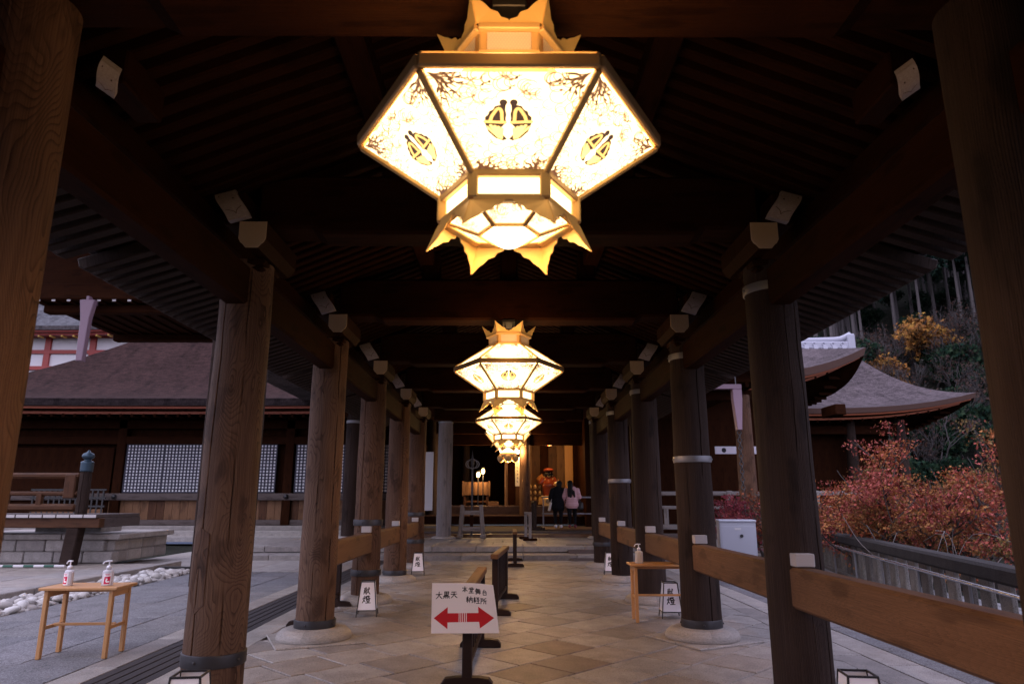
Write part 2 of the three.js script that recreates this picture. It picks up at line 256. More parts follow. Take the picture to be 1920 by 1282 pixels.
{ // white river stones between walk and paving
  const b = struct('pebble_bed'); mesh('pebble_base', at(cbox(0.8, 0.03, 10.6, 0.002), -6.71, -0.055, -9.35), mat(C(0.1, 0.095, 0.09), 0.95), b);
  const pm = [[0.46, 0.43, 0.40], [0.36, 0.33, 0.31], [0.54, 0.52, 0.50], [0.24, 0.22, 0.21]].map((c) => mat(C(...c), 0.75, { bumpMap: T.rough, bumpScale: 0.004 }));
  const shapes = [0, 1, 2, 3].map((k) => { const g = mergeVertices(new THREE.IcosahedronGeometry(1, 1).deleteAttribute('normal').deleteAttribute('uv')); const p = g.attributes.position; for (let i = 0; i < p.count; i++) { const q = 1 + 0.3 * (hash(i, k, 7) - 0.5); p.setXYZ(i, p.getX(i) * q, p.getY(i) * q * 0.62, p.getZ(i) * q * 0.8); } g.computeVertexNormals(); return g; });
  for (let i = 0; i < 290; i++) { const s = rr(0.055, 0.105), o = mesh('pebble', shapes[i % 4], pm[Math.floor(rnd() * 4)], b); o.scale.set(s * rr(0.9, 1.3), s, s); o.position.set(rr(-7.05, -6.36), rr(0.0, 0.05), -lerp(8.2, 14.55, Math.pow(rnd(), 0.8))); o.rotation.set(rr(-0.4, 0.4), rr(0, 6), rr(-0.4, 0.4)); }
  const im = new THREE.InstancedMesh(shapes[0], pm[1], 900); im.name = 'small_pebbles'; im.userData.kind = 'stuff'; const mx = new THREE.Matrix4(), qt = new THREE.Quaternion();
  for (let i = 0; i < 900; i++) { const s = rr(0.03, 0.07); qt.setFromEuler(new THREE.Euler(rr(-1, 1), rr(0, 6), 0)); mx.compose(V(rr(-7.06, -6.33), rr(-0.03, 0.01), -rr(4.2, 14.6)), qt, V(s * 1.2, s, s)); im.setMatrixAt(i, mx); }
  b.add(im);
}

// ---------- covered gallery ----------
const G = thing('covered_gallery', 'long open timber gallery with round pillars and dark raftered roof over the stone walk', 'building');
const BAY = 2.565, PD = (i) => 2.52 + BAY * i, PX = 2.02, PR = 0.2;
// round shaft with taper, drying crack and slight unevenness
function shaftGeo(h, r0, r1, crackAng, s, crackW = 0.0055, crackD = 0.024) {
  const cracks = crackAng === null ? [] : [[crackAng, 1, 0], [crackAng + 0.55 + (s % 5) * 0.1, 0.6, 3], [crackAng - 0.7 - (s % 3) * 0.12, 0.7, 6], [crackAng + 3, 1, 9]].map(([a, k, o]) => [(a + 4 * Math.PI) % (2 * Math.PI), k, o]);
  const near = (a, b) => { let d = Math.abs(a - b) % (2 * Math.PI); return Math.min(d, 2 * Math.PI - d); };
  let cols = []; for (let k = 0; k < 44; k++) { const a = (k / 44) * Math.PI * 2; if (cracks.every((c) => near(a, c[0]) > 4.5 * crackW / r0)) cols.push([a, 0, -1]); }
  cracks.forEach(([ca, k], ci) => [-2.2, -1, -0.3, 0.3, 1, 2.2].forEach((q, i) => cols.push([(ca + (q * crackW * k) / r0 + 2 * Math.PI) % (2 * Math.PI), i === 2 || i === 3 ? k : 0, ci])));
  cols.sort((a, b) => a[0] - b[0]);
  const H = 44, P = [], U = [], I = [], n = cols.length + 1, du = (s * 0.389) % 1;
  for (let j = 0; j <= H; j++) { const t = j / H, y = t * h;
    for (let k = 0; k < n; k++) { const c = cols[k % cols.length], a0 = c[0] + (k === n - 1 ? Math.PI * 2 : 0); let a = a0, cut = 0;
      if (c[2] >= 0) { const o = cracks[c[2]][2]; a += (0.03 / r0) * (fbm(0.3, t, 3, 12, s + o, 2) - 0.4) * 0.7; cut = c[1] * smooth(fbm(0.7, t, 4, 12, s + 5 + o, 2), o ? 0.34 : 0.2, o ? 0.5 : 0.4); }
      const lump = 0.009 * (vnoise((a0 / 6.2832) * 6, t * 5, 6, 99, s + 2) - 0.5) + 0.003 * (vnoise((a0 / 6.2832) * 16, t * 14, 16, 99, s + 4) - 0.5), r = lerp(r0, r1, t) + lump - cut * crackD; P.push(Math.cos(a) * r, y, Math.sin(a) * r); U.push(a0 / (2 * Math.PI) + du, y / 2.52 + s * 0.137); } }
  for (let j = 0; j < H; j++) for (let k = 0; k < n - 1; k++) { const a = j * n + k, b = a + 1, c = a + n, d = c + 1; I.push(a, c, b, b, c, d); }
  const g = new THREE.BufferGeometry(); g.setAttribute('position', new THREE.Float32BufferAttribute(P, 3)); g.setAttribute('uv', new THREE.Float32BufferAttribute(U, 2)); g.setIndex(I); g.computeVertexNormals();
  const nn = g.attributes.normal; for (let j = 0; j <= H; j++) { const a = j * n, b = a + n - 1; const v = V(nn.getX(a) + nn.getX(b), nn.getY(a) + nn.getY(b), nn.getZ(a) + nn.getZ(b)).normalize(); nn.setXYZ(a, v.x, v.y, v.z); nn.setXYZ(b, v.x, v.y, v.z); }
  return g;
}
const baseGeo = merge([lathe([[0.0, 0.0], [0.37, 0.0], [0.385, 0.03], [0.37, 0.075], [0.33, 0.11], [0.27, 0.128], [0, 0.128]], 40), at(cbox(0.86, 0.02, 0.86, 0.006), 0, 0.006, 0, 0, 0.5, 0)]);
const bandGeo = (r, h) => merge([lathe([[r + 0.001, -h / 2], [r + 0.012, -h / 2 + 0.004], [r + 0.012, h / 2 - 0.004], [r + 0.001, h / 2]], 40), ...[0.3, 1.7, 3.2, 4.6].map((a) => at(new THREE.SphereGeometry(0.011, 8, 6), Math.cos(a) * (r + 0.012), 0, Math.sin(a) * (r + 0.012)))]);
const endTex = (() => { const c = document.createElement('canvas'); c.width = 128; c.height = 192; const x = c.getContext('2d'); x.fillStyle = '#a89c9c'; x.fillRect(0, 0, 128, 192); for (let i = 0; i < 900; i++) { x.fillStyle = rnd() < 0.5 ? 'rgba(120,100,90,0.08)' : 'rgba(235,230,230,0.10)'; x.fillRect(rnd() * 128, rnd() * 192, rr(1, 14), rr(1, 6)); } x.strokeStyle = '#4a2c1c'; x.lineWidth = 3; x.beginPath(); x.moveTo(16, 128); x.quadraticCurveTo(58, 140, 62, 162); x.moveTo(112, 126); x.quadraticCurveTo(70, 138, 62, 162); x.stroke(); x.fillStyle = '#3a2014'; x.beginPath(); x.arc(96, 62, 5, 0, 7); x.fill(); x.beginPath(); x.arc(22, 24, 4, 0, 7); x.fill(); const t = new THREE.CanvasTexture(c); t.colorSpace = THREE.SRGBColorSpace; return t; })();
const endMat = mat(0xffffff, 0.85, { map: endTex, bumpMap: T.rough, bumpScale: 0.0015 }), noseMat = mat(C(0.42, 0.31, 0.21), 0.8, { bumpMap: T.rough, bumpScale: 0.0015 });
const tailGeo = (() => { // curved tail of the upper bracket, its face bowed and tilted
  const g = new THREE.BoxGeometry(0.16, 0.27, 0.05, 6, 8, 1), p = g.attributes.position; for (let i = 0; i < p.count; i++) { const y = p.getY(i) / 0.27, x = p.getX(i); p.setX(i, x - 0.03 * Math.sin(y * 3) - 0.02 * y); p.setZ(i, p.getZ(i) + 0.03 * Math.cos(y * 3.1) - 0.07 * y); } g.computeVertexNormals(); return g; })();
const noseGeo = prism([[-0.1, 0.1], [0.1, 0.1], [0.1, -0.03], [0.085, -0.06], [0.07, -0.07], [0.045, -0.1], [-0.045, -0.1], [-0.07, -0.07], [-0.085, -0.06], [-0.1, -0.03]], 0.012, 0.003);
const noseArm = prism([[-0.096, 0.1], [0.096, 0.1], [0.096, -0.03], [0.066, -0.07], [0.043, -0.097], [-0.043, -0.097], [-0.066, -0.07], [-0.096, -0.03]], 0.72, 0.006);
const bands = { '-1,1': [0.36], '-1,2': [0.165], '-1,3': [0.42, 1.1], '-1,4': [0.17], '-1,5': [0.56, 1.12], '1,1': [2.98], '1,2': [0.165, 1.84, 2.98], '1,3': [2.98], '1,4': [1.75, 2.98], '1,5': [0.5], '1,0': [0.165], '-1,0': [0.165] };
for (const s of [-1, 1]) for (let i = -1; i <= 5; i++) {
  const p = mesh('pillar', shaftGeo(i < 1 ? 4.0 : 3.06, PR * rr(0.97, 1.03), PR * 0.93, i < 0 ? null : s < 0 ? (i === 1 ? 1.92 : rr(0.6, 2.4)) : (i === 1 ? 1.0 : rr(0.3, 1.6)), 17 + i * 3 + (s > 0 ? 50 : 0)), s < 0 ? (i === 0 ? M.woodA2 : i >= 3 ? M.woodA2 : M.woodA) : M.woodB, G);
  p.position.set(s * PX, 0.11, -PD(i)); p.rotation.y = rr(-0.1, 0.1);
  if (i < 0) continue;
  mesh('stone_base', baseGeo, stones[1], p).position.y = -0.11;
  for (const b of bands[s + ',' + i] ?? []) mesh('iron_band', bandGeo(lerp(PR, PR * 0.93, b / 3.18) + 0.002, b > 1.3 ? 0.07 : 0.085), b > 1.3 ? M.zinc : M.iron, p).position.y = b - 0.11;
  if (i === 0) continue; // the first pair runs on up to the roof
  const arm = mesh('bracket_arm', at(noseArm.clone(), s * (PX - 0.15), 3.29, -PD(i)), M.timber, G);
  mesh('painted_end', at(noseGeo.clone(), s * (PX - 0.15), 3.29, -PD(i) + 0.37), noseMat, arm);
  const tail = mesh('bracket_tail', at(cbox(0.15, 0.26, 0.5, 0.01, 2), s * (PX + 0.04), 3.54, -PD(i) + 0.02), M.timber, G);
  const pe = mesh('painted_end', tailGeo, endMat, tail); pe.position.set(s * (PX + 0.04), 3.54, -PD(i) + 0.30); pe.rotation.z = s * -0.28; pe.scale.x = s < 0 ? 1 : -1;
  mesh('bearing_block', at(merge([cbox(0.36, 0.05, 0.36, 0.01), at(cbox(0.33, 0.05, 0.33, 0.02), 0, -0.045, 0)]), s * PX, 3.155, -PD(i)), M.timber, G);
}
for (const s of [-1, 1]) { // underside ends of the struts behind the first pillars
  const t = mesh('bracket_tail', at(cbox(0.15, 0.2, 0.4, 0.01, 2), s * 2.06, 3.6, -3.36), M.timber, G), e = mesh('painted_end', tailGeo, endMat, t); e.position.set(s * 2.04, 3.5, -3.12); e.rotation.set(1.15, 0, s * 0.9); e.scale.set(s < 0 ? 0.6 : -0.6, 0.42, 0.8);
}
{ // patch let into the second left pillar
  const P = [], I = [], r = 0.2025, rowsN = 12; const outline = [[-0.02, 0.0], [-0.075, 0.08], [-0.085, 0.14], [-0.085, 0.5], [-0.03, 0.56], [0.045, 0.52], [0.045, 0.12], [0.05, 0.06]];
  const s = new THREE.Shape(outline.map(([x, y]) => new THREE.Vector2(x, y))); const g = new THREE.ExtrudeGeometry(s, { depth: 0.006, bevelEnabled: false, steps: 1 }); const p = g.attributes.position;
  for (let i = 0; i < p.count; i++) { const a = 1.83 - p.getX(i) / r, rad = r - 0.0045 + p.getZ(i); p.setXYZ(i, Math.cos(a) * rad, p.getY(i) + 0.55, Math.sin(a) * rad); } g.computeVertexNormals(); const uv = g.attributes.uv; for (let i = 0; i < uv.count; i++) uv.setXY(i, uv.getX(i) * 0.8 + 0.31, uv.getY(i) * 0.4);
  const pil = G.children.filter((o) => o.name === 'pillar')[2]; mesh('repair_patch', g, tint(M.woodA, 0.72, 0.66, 0.62), pil);
}
const tieGeo = (() => { const o = []; const half = 1.93; o.push([-half, 0.04], [-half + 0.42, 0.04], [-half + 0.5, 0], [half - 0.5, 0], [half - 0.42, 0.04], [half, 0.04], [half, 0.42], [half - 0.3, 0.48], [-half + 0.3, 0.48], [-half, 0.42]); const g = prism(o, 0.3, 0.022); return boxUV(g, 0); })();
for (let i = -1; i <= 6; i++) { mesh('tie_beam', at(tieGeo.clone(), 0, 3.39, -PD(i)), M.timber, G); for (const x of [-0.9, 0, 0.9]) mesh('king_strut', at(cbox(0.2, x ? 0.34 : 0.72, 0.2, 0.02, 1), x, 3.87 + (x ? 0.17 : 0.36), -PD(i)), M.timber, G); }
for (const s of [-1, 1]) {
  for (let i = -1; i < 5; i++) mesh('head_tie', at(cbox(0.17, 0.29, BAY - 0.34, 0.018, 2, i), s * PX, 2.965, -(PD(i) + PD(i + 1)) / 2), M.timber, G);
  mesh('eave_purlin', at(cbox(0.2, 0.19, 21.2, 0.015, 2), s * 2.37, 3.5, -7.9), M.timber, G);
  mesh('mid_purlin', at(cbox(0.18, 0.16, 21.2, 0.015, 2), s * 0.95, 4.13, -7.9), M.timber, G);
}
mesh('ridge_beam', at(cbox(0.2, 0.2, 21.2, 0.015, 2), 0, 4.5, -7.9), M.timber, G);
{ // rafters and roof: slope rises from the eaves (x 3.25, y 3.28) to the ridge
  const slope = 0.415, ex = 3.25, ey = 3.30, ry = ey + slope * ex, ang = Math.atan(slope), L = Math.hypot(ex, ry - ey);
  const rg = [1, -1].map((s) => { const g = cbox(L - 0.5, 0.115, 0.088, 0.012, 0); return at(g, 0, 0, 0, 0, 0, s * -ang); });
  const fg = [1, -1].map((s) => at(boxUV(prism([[-0.5, 0.055], [0.44, 0.055], [0.44, -0.02], [0.40, -0.055], [-0.5, -0.055]], 0.1, 0.01), 0), 0, 0, 0, 0, 0, -0.3).applyMatrix4(new THREE.Matrix4().makeScale(s, 1, 1)));
  for (const g of fg) { if (g === fg[1]) { const ix = g.attributes.position; for (let i = 0; i < ix.count; i += 3) for (const a of Object.values(g.attributes)) for (let k = 0; k < a.itemSize; k++) { const t = a.getComponent(i + 1, k); a.setComponent(i + 1, k, a.getComponent(i + 2, k)); a.setComponent(i + 2, k, t); } } g.computeVertexNormals(); }
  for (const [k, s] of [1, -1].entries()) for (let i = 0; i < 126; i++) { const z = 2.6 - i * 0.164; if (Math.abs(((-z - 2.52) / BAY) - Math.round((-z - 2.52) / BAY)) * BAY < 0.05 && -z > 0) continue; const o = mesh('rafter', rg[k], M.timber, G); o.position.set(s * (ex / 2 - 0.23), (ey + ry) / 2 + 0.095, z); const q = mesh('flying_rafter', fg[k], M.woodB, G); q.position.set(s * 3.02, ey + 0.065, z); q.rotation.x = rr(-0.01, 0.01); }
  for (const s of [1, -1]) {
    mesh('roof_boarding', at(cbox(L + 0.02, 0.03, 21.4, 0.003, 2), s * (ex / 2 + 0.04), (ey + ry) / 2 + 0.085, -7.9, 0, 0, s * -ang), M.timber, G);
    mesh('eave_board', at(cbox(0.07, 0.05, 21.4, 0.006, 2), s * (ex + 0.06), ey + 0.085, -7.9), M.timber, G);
    mesh('roof_covering', at(cbox(L + 0.25, 0.16, 21.6, 0.02, 2), s * (ex / 2 + 0.12), (ey + ry) / 2 + 0.19, -7.9, 0, 0, s * -ang), M.bark, G);
  }
}
{ // waist rails between pillars, whitened tenon ends
  const rail = (s, i) => { const r = mesh('waist_rail', at(cbox(0.14, 0.27, BAY - 0.28, 0.02, 2, i * 0.7), s * (PX - 0.03), 0.825, -(PD(i) + PD(i + 1)) / 2), M.rail, G); mesh('painted_end', at(cbox(0.13, 0.085, 0.10, 0.005), s * (PX - 0.03), 1.01, -PD(i + 1) + 0.225), M.white, r); };
  for (let i = -1; i < 5; i++) rail(1, i); for (let i = 2; i < 5; i++) rail(-1, i);
}

{ // gate the gallery starts from, behind the viewpoint
  const g = thing('entrance_gate', 'timber gate building that the gallery starts from', 'gate', [0, 0, 4.2]);
  for (const x of [-2.3, 2.3]) mesh('pillar', at(shaftGeo(5.2, 0.26, 0.25, null, 5), x, 0, 0), M.woodA2, g);
  for (const s of [-1, 1]) { mesh('side_wall', at(cbox(3.4, 4.6, 0.2, 0.02, 1), s * 4.2, 2.3, 0.2), M.timber, g); mesh('wing_wall', at(cbox(0.2, 4.6, 5, 0.02, 1), s * 5.9, 2.3, 2.6), M.timber, g); }
  mesh('lintel', at(cbox(12, 1.6, 0.3, 0.03, 0), 0, 4.5, 0.1), M.timber, g); mesh('ceiling', at(cbox(12, 0.2, 6.4, 0.02, 0), 0, 5.3, 2.6), M.timber, g); mesh('roof', at(cbox(14, 0.5, 9, 0.1, 0), 0, 5.7, 2.4), M.bark, g); for (const x of [-2.3, 2.3]) mesh('door_leaf', at(cbox(0.1, 3.4, 1.9, 0.02, 1), x, 1.75, 1.4), M.timber, g); mesh('rear_wall', at(cbox(8, 4.4, 0.2, 0.02, 1), -2.0, 2.3, 5.4), M.timber, g);
}
// ---------- writing ----------
const KANJI = {
  '大': [[[12, 38], [88, 34]], [[50, 8], [48, 40], [35, 70], [10, 92]], [[50, 42], [66, 70], [92, 90]]],
  '天': [[[20, 18], [80, 16]], [[12, 45], [88, 42]], [[50, 18], [48, 45], [34, 72], [10, 92]], [[51, 46], [66, 70], [92, 90]]],
  '黒': [[[25, 10], [25, 45]], [[25, 10], [76, 10], [75, 45]], [[25, 27], [75, 27]], [[25, 45], [75, 45]], [[50, 10], [50, 66]], [[22, 56], [78, 55]], [[10, 68], [90, 66]], [[18, 78], [10, 92]], [[38, 78], [41, 90]], [[58, 78], [63, 90]], [[78, 76], [90, 90]]],
  '本': [[[12, 28], [88, 26]], [[50, 6], [50, 94]], [[48, 30], [34, 58], [10, 78]], [[52, 30], [68, 58], [92, 76]], [[34, 72], [66, 71]]],
  '堂': [[[50, 4], [50, 20]], [[28, 8], [34, 19]], [[72, 6], [65, 19]], [[14, 24], [10, 38]], [[14, 25], [88, 24], [82, 36]], [[34, 36], [35, 54]], [[34, 36], [67, 36], [65, 54]], [[35, 53], [66, 53]], [[24, 70], [76, 69]], [[50, 56], [50, 90]], [[12, 91], [90, 90]]],
  '舞': [[[30, 4], [16, 20]], [[24, 14], [84, 13]], [[12, 32], [92, 31]], [[28, 15], [28, 46]], [[43, 15], [43, 46]], [[58, 15], [58, 46]], [[73, 15], [73, 46]], [[8, 48], [94, 47]], [[32, 52], [12, 78]], [[28, 60], [48, 60], [36, 80], [14, 96]], [[26, 68], [38, 76]], [[56, 58], [92, 57]], [[60, 58], [58, 76]], [[54, 76], [96, 75]], [[76, 50], [76, 98]]],
  '台': [[[48, 6], [28, 36], [72, 33]], [[62, 22], [80, 42]], [[26, 52], [28, 92]], [[26, 52], [75, 51], [73, 92]], [[28, 88], [73, 87]]],
  '納': [[[28, 6], [14, 26], [30, 30]], [[36, 16], [14, 46], [38, 44]], [[32, 36], [40, 46]], [[26, 46], [26, 92]], [[16, 60], [10, 76]], [[36, 58], [42, 72]], [[54, 28], [54, 94]], [[54, 28], [92, 27], [92, 88], [84, 92]], [[73, 8], [72, 40], [58, 68]], [[73, 42], [86, 64]]],
  '経': [[[28, 6], [14, 26], [30, 30]], [[36, 16], [14, 46], [38, 44]], [[32, 36], [40, 46]], [[26, 46], [26, 92]], [[16, 60], [10, 76]], [[36, 58], [42, 72]], [[54, 12], [86, 11], [70, 32], [50, 46]], [[60, 18], [74, 34], [94, 46]], [[56, 60], [90, 59]], [[73, 46], [73, 90]], [[50, 92], [95, 91]]],
  '所': [[[10, 14], [46, 12]], [[16, 28], [14, 56], [8, 92]], [[16, 28], [42, 28], [42, 50]], [[16, 50], [42, 49]], [[84, 8], [60, 20]], [[58, 20], [56, 58], [46, 92]], [[58, 46], [94, 44]], [[76, 46], [76, 96]]],
  '献': [[[8, 18], [52, 17]], [[30, 4], [30, 32]], [[10, 34], [9, 94]], [[10, 34], [52, 33], [52, 88], [46, 92]], [[22, 42], [26, 52]], [[40, 42], [35, 52]], [[18, 58], [44, 57]], [[18, 72], [44, 71]], [[31, 57], [31, 90]], [[58, 34], [94, 32]], [[75, 8], [74, 38], [66, 68], [52, 92]], [[75, 42], [84, 70], [97, 92]], [[84, 12], [92, 22]]],
  '燈': [[[12, 30], [8, 48]], [[40, 26], [32, 44]], [[26, 8], [26, 44], [18, 72], [6, 92]], [[27, 58], [38, 78]], [[48, 12], [66, 11], [54, 34], [44, 44]], [[50, 22], [58, 28]], [[76, 6], [64, 22]], [[72, 14], [84, 28], [97, 42]], [[88, 10], [78, 20]], [[60, 40], [84, 40]], [[56, 50], [57, 68]], [[56, 50], [86, 50], [84, 68]], [[57, 66], [85, 66]], [[62, 72], [66, 84]], [[82, 71], [76, 84]], [[46, 92], [97, 91]]],
};
function kanji(x, ch, ox, oy, size, w, color = '#1c1718') { // brush strokes that swell and taper
  const k = size / 100; x.fillStyle = color;
  for (const st of KANJI[ch]) for (let i = 0; i < st.length - 1; i++) {
    const [a, b] = [st[i], st[i + 1]], n = Math.max(2, Math.ceil(Math.hypot(b[0] - a[0], b[1] - a[1]) * k / 1.2)), last = i === st.length - 2;
    for (let j = 0; j <= n; j++) { const t = j / n, r = w * (1.1 - 0.25 * Math.sin(t * Math.PI)) * (last && t > 0.7 ? lerp(1, 0.45, (t - 0.7) / 0.3) : 1); x.beginPath(); x.ellipse(ox + lerp(a[0], b[0], t) * k, oy + lerp(a[1], b[1], t) * k, r, r * 0.85, -0.6, 0, 7); x.fill(); }
  }
}
const canvas = (w, h, draw, srgb = true) => { const c = document.createElement('canvas'); c.width = w; c.height = h; draw(c.getContext('2d'), w, h); const t = new THREE.CanvasTexture(c); if (srgb) t.colorSpace = THREE.SRGBColorSpace; t.magFilter = THREE.LinearFilter; return t; };
const paperNoise = (x, w, h, n, a) => { for (let i = 0; i < n; i++) { x.fillStyle = rnd() < 0.5 ? `rgba(90,70,60,${a})` : `rgba(255,255,255,${a})`; x.fillRect(rnd() * w, rnd() * h, rr(1, 8), rr(1, 4)); } };

// ---------- hanging lanterns ----------
const crest = (x, cx, cy, s) => { for (const m of [-1, 1]) { x.save(); x.translate(cx - m * s * 0.012, cy); x.scale(m * s, s);
  x.fillStyle = '#1d1004'; x.beginPath(); x.arc(0.11, -0.43, 0.075, 0, 7); x.fill();
  x.beginPath(); x.moveTo(0.06, -0.4); [[0.22, -0.36], [0.27, -0.34], [0.31, -0.26], [0.38, -0.22], [0.4, -0.14], [0.46, -0.08], [0.46, 0.08], [0.4, 0.28], [0.26, 0.44], [0.1, 0.5], [0.03, 0.46], [0.13, 0.32], [0.15, 0.18], [0.05, 0.06], [0.06, -0.05], [0.05, -0.15], [0.07, -0.25]].forEach((p) => x.lineTo(...p)); x.closePath(); x.fill();
  x.strokeStyle = '#c8ac70'; x.lineWidth = 0.065; x.lineCap = 'round'; x.lineJoin = 'round'; x.beginPath(); x.moveTo(0.13, 0.02); x.lineTo(0.14, -0.2); x.quadraticCurveTo(0.17, -0.33, 0.24, -0.26); x.lineTo(0.33, -0.1); x.lineTo(0.36, 0.02); x.stroke(); x.beginPath(); x.moveTo(0.07, 0.05); x.lineTo(0.46, 0.03); x.stroke();
  x.fillStyle = '#d8c088'; for (const [a, b] of [[0.13, 0.2], [0.2, 0.16], [0.27, 0.14], [0.35, 0.12], [0.42, 0.16]]) { x.beginPath(); x.moveTo(a - 0.035, b); x.quadraticCurveTo(a, b - 0.05, a + 0.035, b); x.lineTo(0.16 + a * 0.12, 0.44); x.lineTo(0.1 + a * 0.1, 0.46); x.closePath(); x.fill(); }
  x.restore(); } };
const scrolls = (x, cx, cy, ang, R, n) => { // leafy scrollwork fanning out of a corner
  x.save(); x.translate(cx, cy); x.rotate(ang); x.lineCap = 'round';
  for (let i = 0; i < n; i++) { const a = (i / (n - 1) - 0.5) * 1.5, L = R * rr(0.55, 1); x.strokeStyle = '#3a2108'; x.lineWidth = 3.4; x.beginPath(); x.moveTo(6, 0); x.bezierCurveTo(L * 0.4, Math.sin(a) * 8, L * 0.6, L * 0.5 * Math.sin(a), L * Math.cos(a), L * Math.sin(a)); x.stroke(); x.fillStyle = '#3a2108'; x.beginPath(); x.ellipse(L * 0.55 * Math.cos(a * 0.8), L * 0.5 * Math.sin(a * 0.8), 12, 4, a + 0.5, 0, 7); x.fill(); x.beginPath(); x.ellipse(L * 0.75 * Math.cos(a), L * 0.75 * Math.sin(a), 10, 3.4, a - 0.6, 0, 7); x.fill(); }
  x.restore(); };
const blossoms = (x, w, h, n, strength) => { for (let i = 0; i < n; i++) { const px = rnd() * w, py = rnd() * h, e = Math.min(px, w - px, py, h - py) / (h * 0.5), r = rr(14, 27); x.strokeStyle = `rgba(60,30,8,${clamp(strength * (1.25 - e))})`; x.lineWidth = 3.0; x.beginPath(); x.arc(px, py, r, rr(0, 2), rr(4.2, 6.3)); x.stroke(); if (rnd() < 0.25) { x.fillStyle = `rgba(40,18,3,${clamp(strength * 1.6 * (1 - e))})`; x.beginPath(); x.arc(px + r * 0.7, py + r * 0.7, 4.5, 0, 7); x.fill(); } } };
const lowerArt = canvas(512, 384, (x, w, h) => { x.fillStyle = '#fff6e0'; x.fillRect(0, 0, w, h); blossoms(x, w, h, 210, 0.62); scrolls(x, 26, 8, 0.55, 150, 9); scrolls(x, w - 26, 8, Math.PI - 0.55, 128, 7); scrolls(x, 158, h - 6, -0.75, 76, 5); scrolls(x, w - 158, h - 6, Math.PI + 0.75, 76, 5); x.fillStyle = '#fff6e0'; x.beginPath(); x.ellipse(256, 178, 86, 88, 0, 0, 7); x.fill(); crest(x, 256, 178, 150); });
const upperArt = canvas(512, 256, (x, w, h) => { x.fillStyle = '#fff6e0'; x.fillRect(0, 0, w, h); blossoms(x, w, h, 150, 0.6); scrolls(x, 30, h - 8, -0.5, 110, 6); scrolls(x, w - 30, h - 8, Math.PI + 0.5, 110, 6); scrolls(x, 170, 8, 0.7, 70, 4); scrolls(x, w - 170, 8, Math.PI - 0.7, 70, 4); });
const latticeArt = canvas(192, 64, (x, w, h) => { x.fillStyle = '#f0b860'; x.fillRect(0, 0, w, h); x.strokeStyle = '#140902'; x.lineWidth = 5; for (let k = -64; k < 256; k += 14) { x.beginPath(); x.moveTo(k, 0); x.lineTo(k + 64, 64); x.moveTo(k + 64, 0); x.lineTo(k, 64); x.stroke(); } });
const glow = (map, r, g, b, k) => new THREE.MeshStandardMaterial({ color: C(0.5, 0.46, 0.4), roughness: 0.4, emissive: C(r, g, b), emissiveIntensity: k, emissiveMap: map });
const LM = { lower: glow(lowerArt, 1, 0.74, 0.43, 2.0), upper: glow(upperArt, 1, 0.73, 0.41, 1.9), band: new THREE.MeshStandardMaterial({ color: C(0.5, 0.46, 0.4), emissive: C(1, 0.68, 0.34), emissiveIntensity: 2.4 }), lattice: glow(latticeArt, 1, 0.5, 0.2, 0.35), bulb: new THREE.MeshStandardMaterial({ color: C(0.8, 0.8, 0.8), emissive: C(1, 0.75, 0.42), emissiveIntensity: 5 }) };
const hexPt = (r, k, y) => V(Math.cos((k * Math.PI) / 3) * r, y, Math.sin((k * Math.PI) / 3) * r);
function panelGeo(a, b, c, d, inset, uvs) { // quad a b (first edge) c d (second edge, c next to b), shrunk towards its centre
  const m = a.clone().add(b).add(c).add(d).divideScalar(4), q = [a, b, c, d].map((p) => p.clone().lerp(m, inset)); const g = new THREE.BufferGeometry();
  g.setAttribute('position', new THREE.Float32BufferAttribute([q[0], q[1], q[2], q[0], q[2], q[3]].flatMap((p) => p.toArray()), 3)); const U = [uvs[0], uvs[1], uvs[2], uvs[0], uvs[2], uvs[3]].flat(); g.setAttribute('uv', new THREE.Float32BufferAttribute(U, 2)); g.computeVertexNormals(); return g;
}
// leaf-shaped gilt plate folded over a corner; dir +1 points up, -1 down
function leafGeo(R, k, y, dir, size) {
  const out = [[0, 0], [1.16, 0], [1.08, 0.14], [0.84, 0.22], [0.76, 0.38], [0.52, 0.46], [0.38, 0.62], [0.2, 0.76], [0.0, 1.02]].map(([s, t]) => [s * size, t * size]);
  const corner = hexPt(R, k, y), radial = hexPt(1, k, 0), list = [];
  for (const side of [1, -1]) { const e = hexPt(R, k + side, y).sub(corner).normalize(); const s = new THREE.Shape(out.map(([x, t]) => new THREE.Vector2(x, t))); const g = new THREE.ExtrudeGeometry(s, { depth: 0.005, bevelEnabled: false }); const p = g.attributes.position, nrm = V(e.z, 0, -e.x).multiplyScalar(side);
    for (let i = 0; i < p.count; i++) { const a = p.getX(i), t = p.getY(i), z = p.getZ(i); const v = corner.clone().addScaledVector(e, a).addScaledVector(radial, 0.32 * t * t / size + 0.1 * t + 0.006).addScaledVector(nrm, z); v.y += dir * t; p.setXYZ(i, v.x, v.y, v.z); } list.push(g); }
  const g = merge(list); g.deleteAttribute('normal'); g.computeVertexNormals(); return g;
}
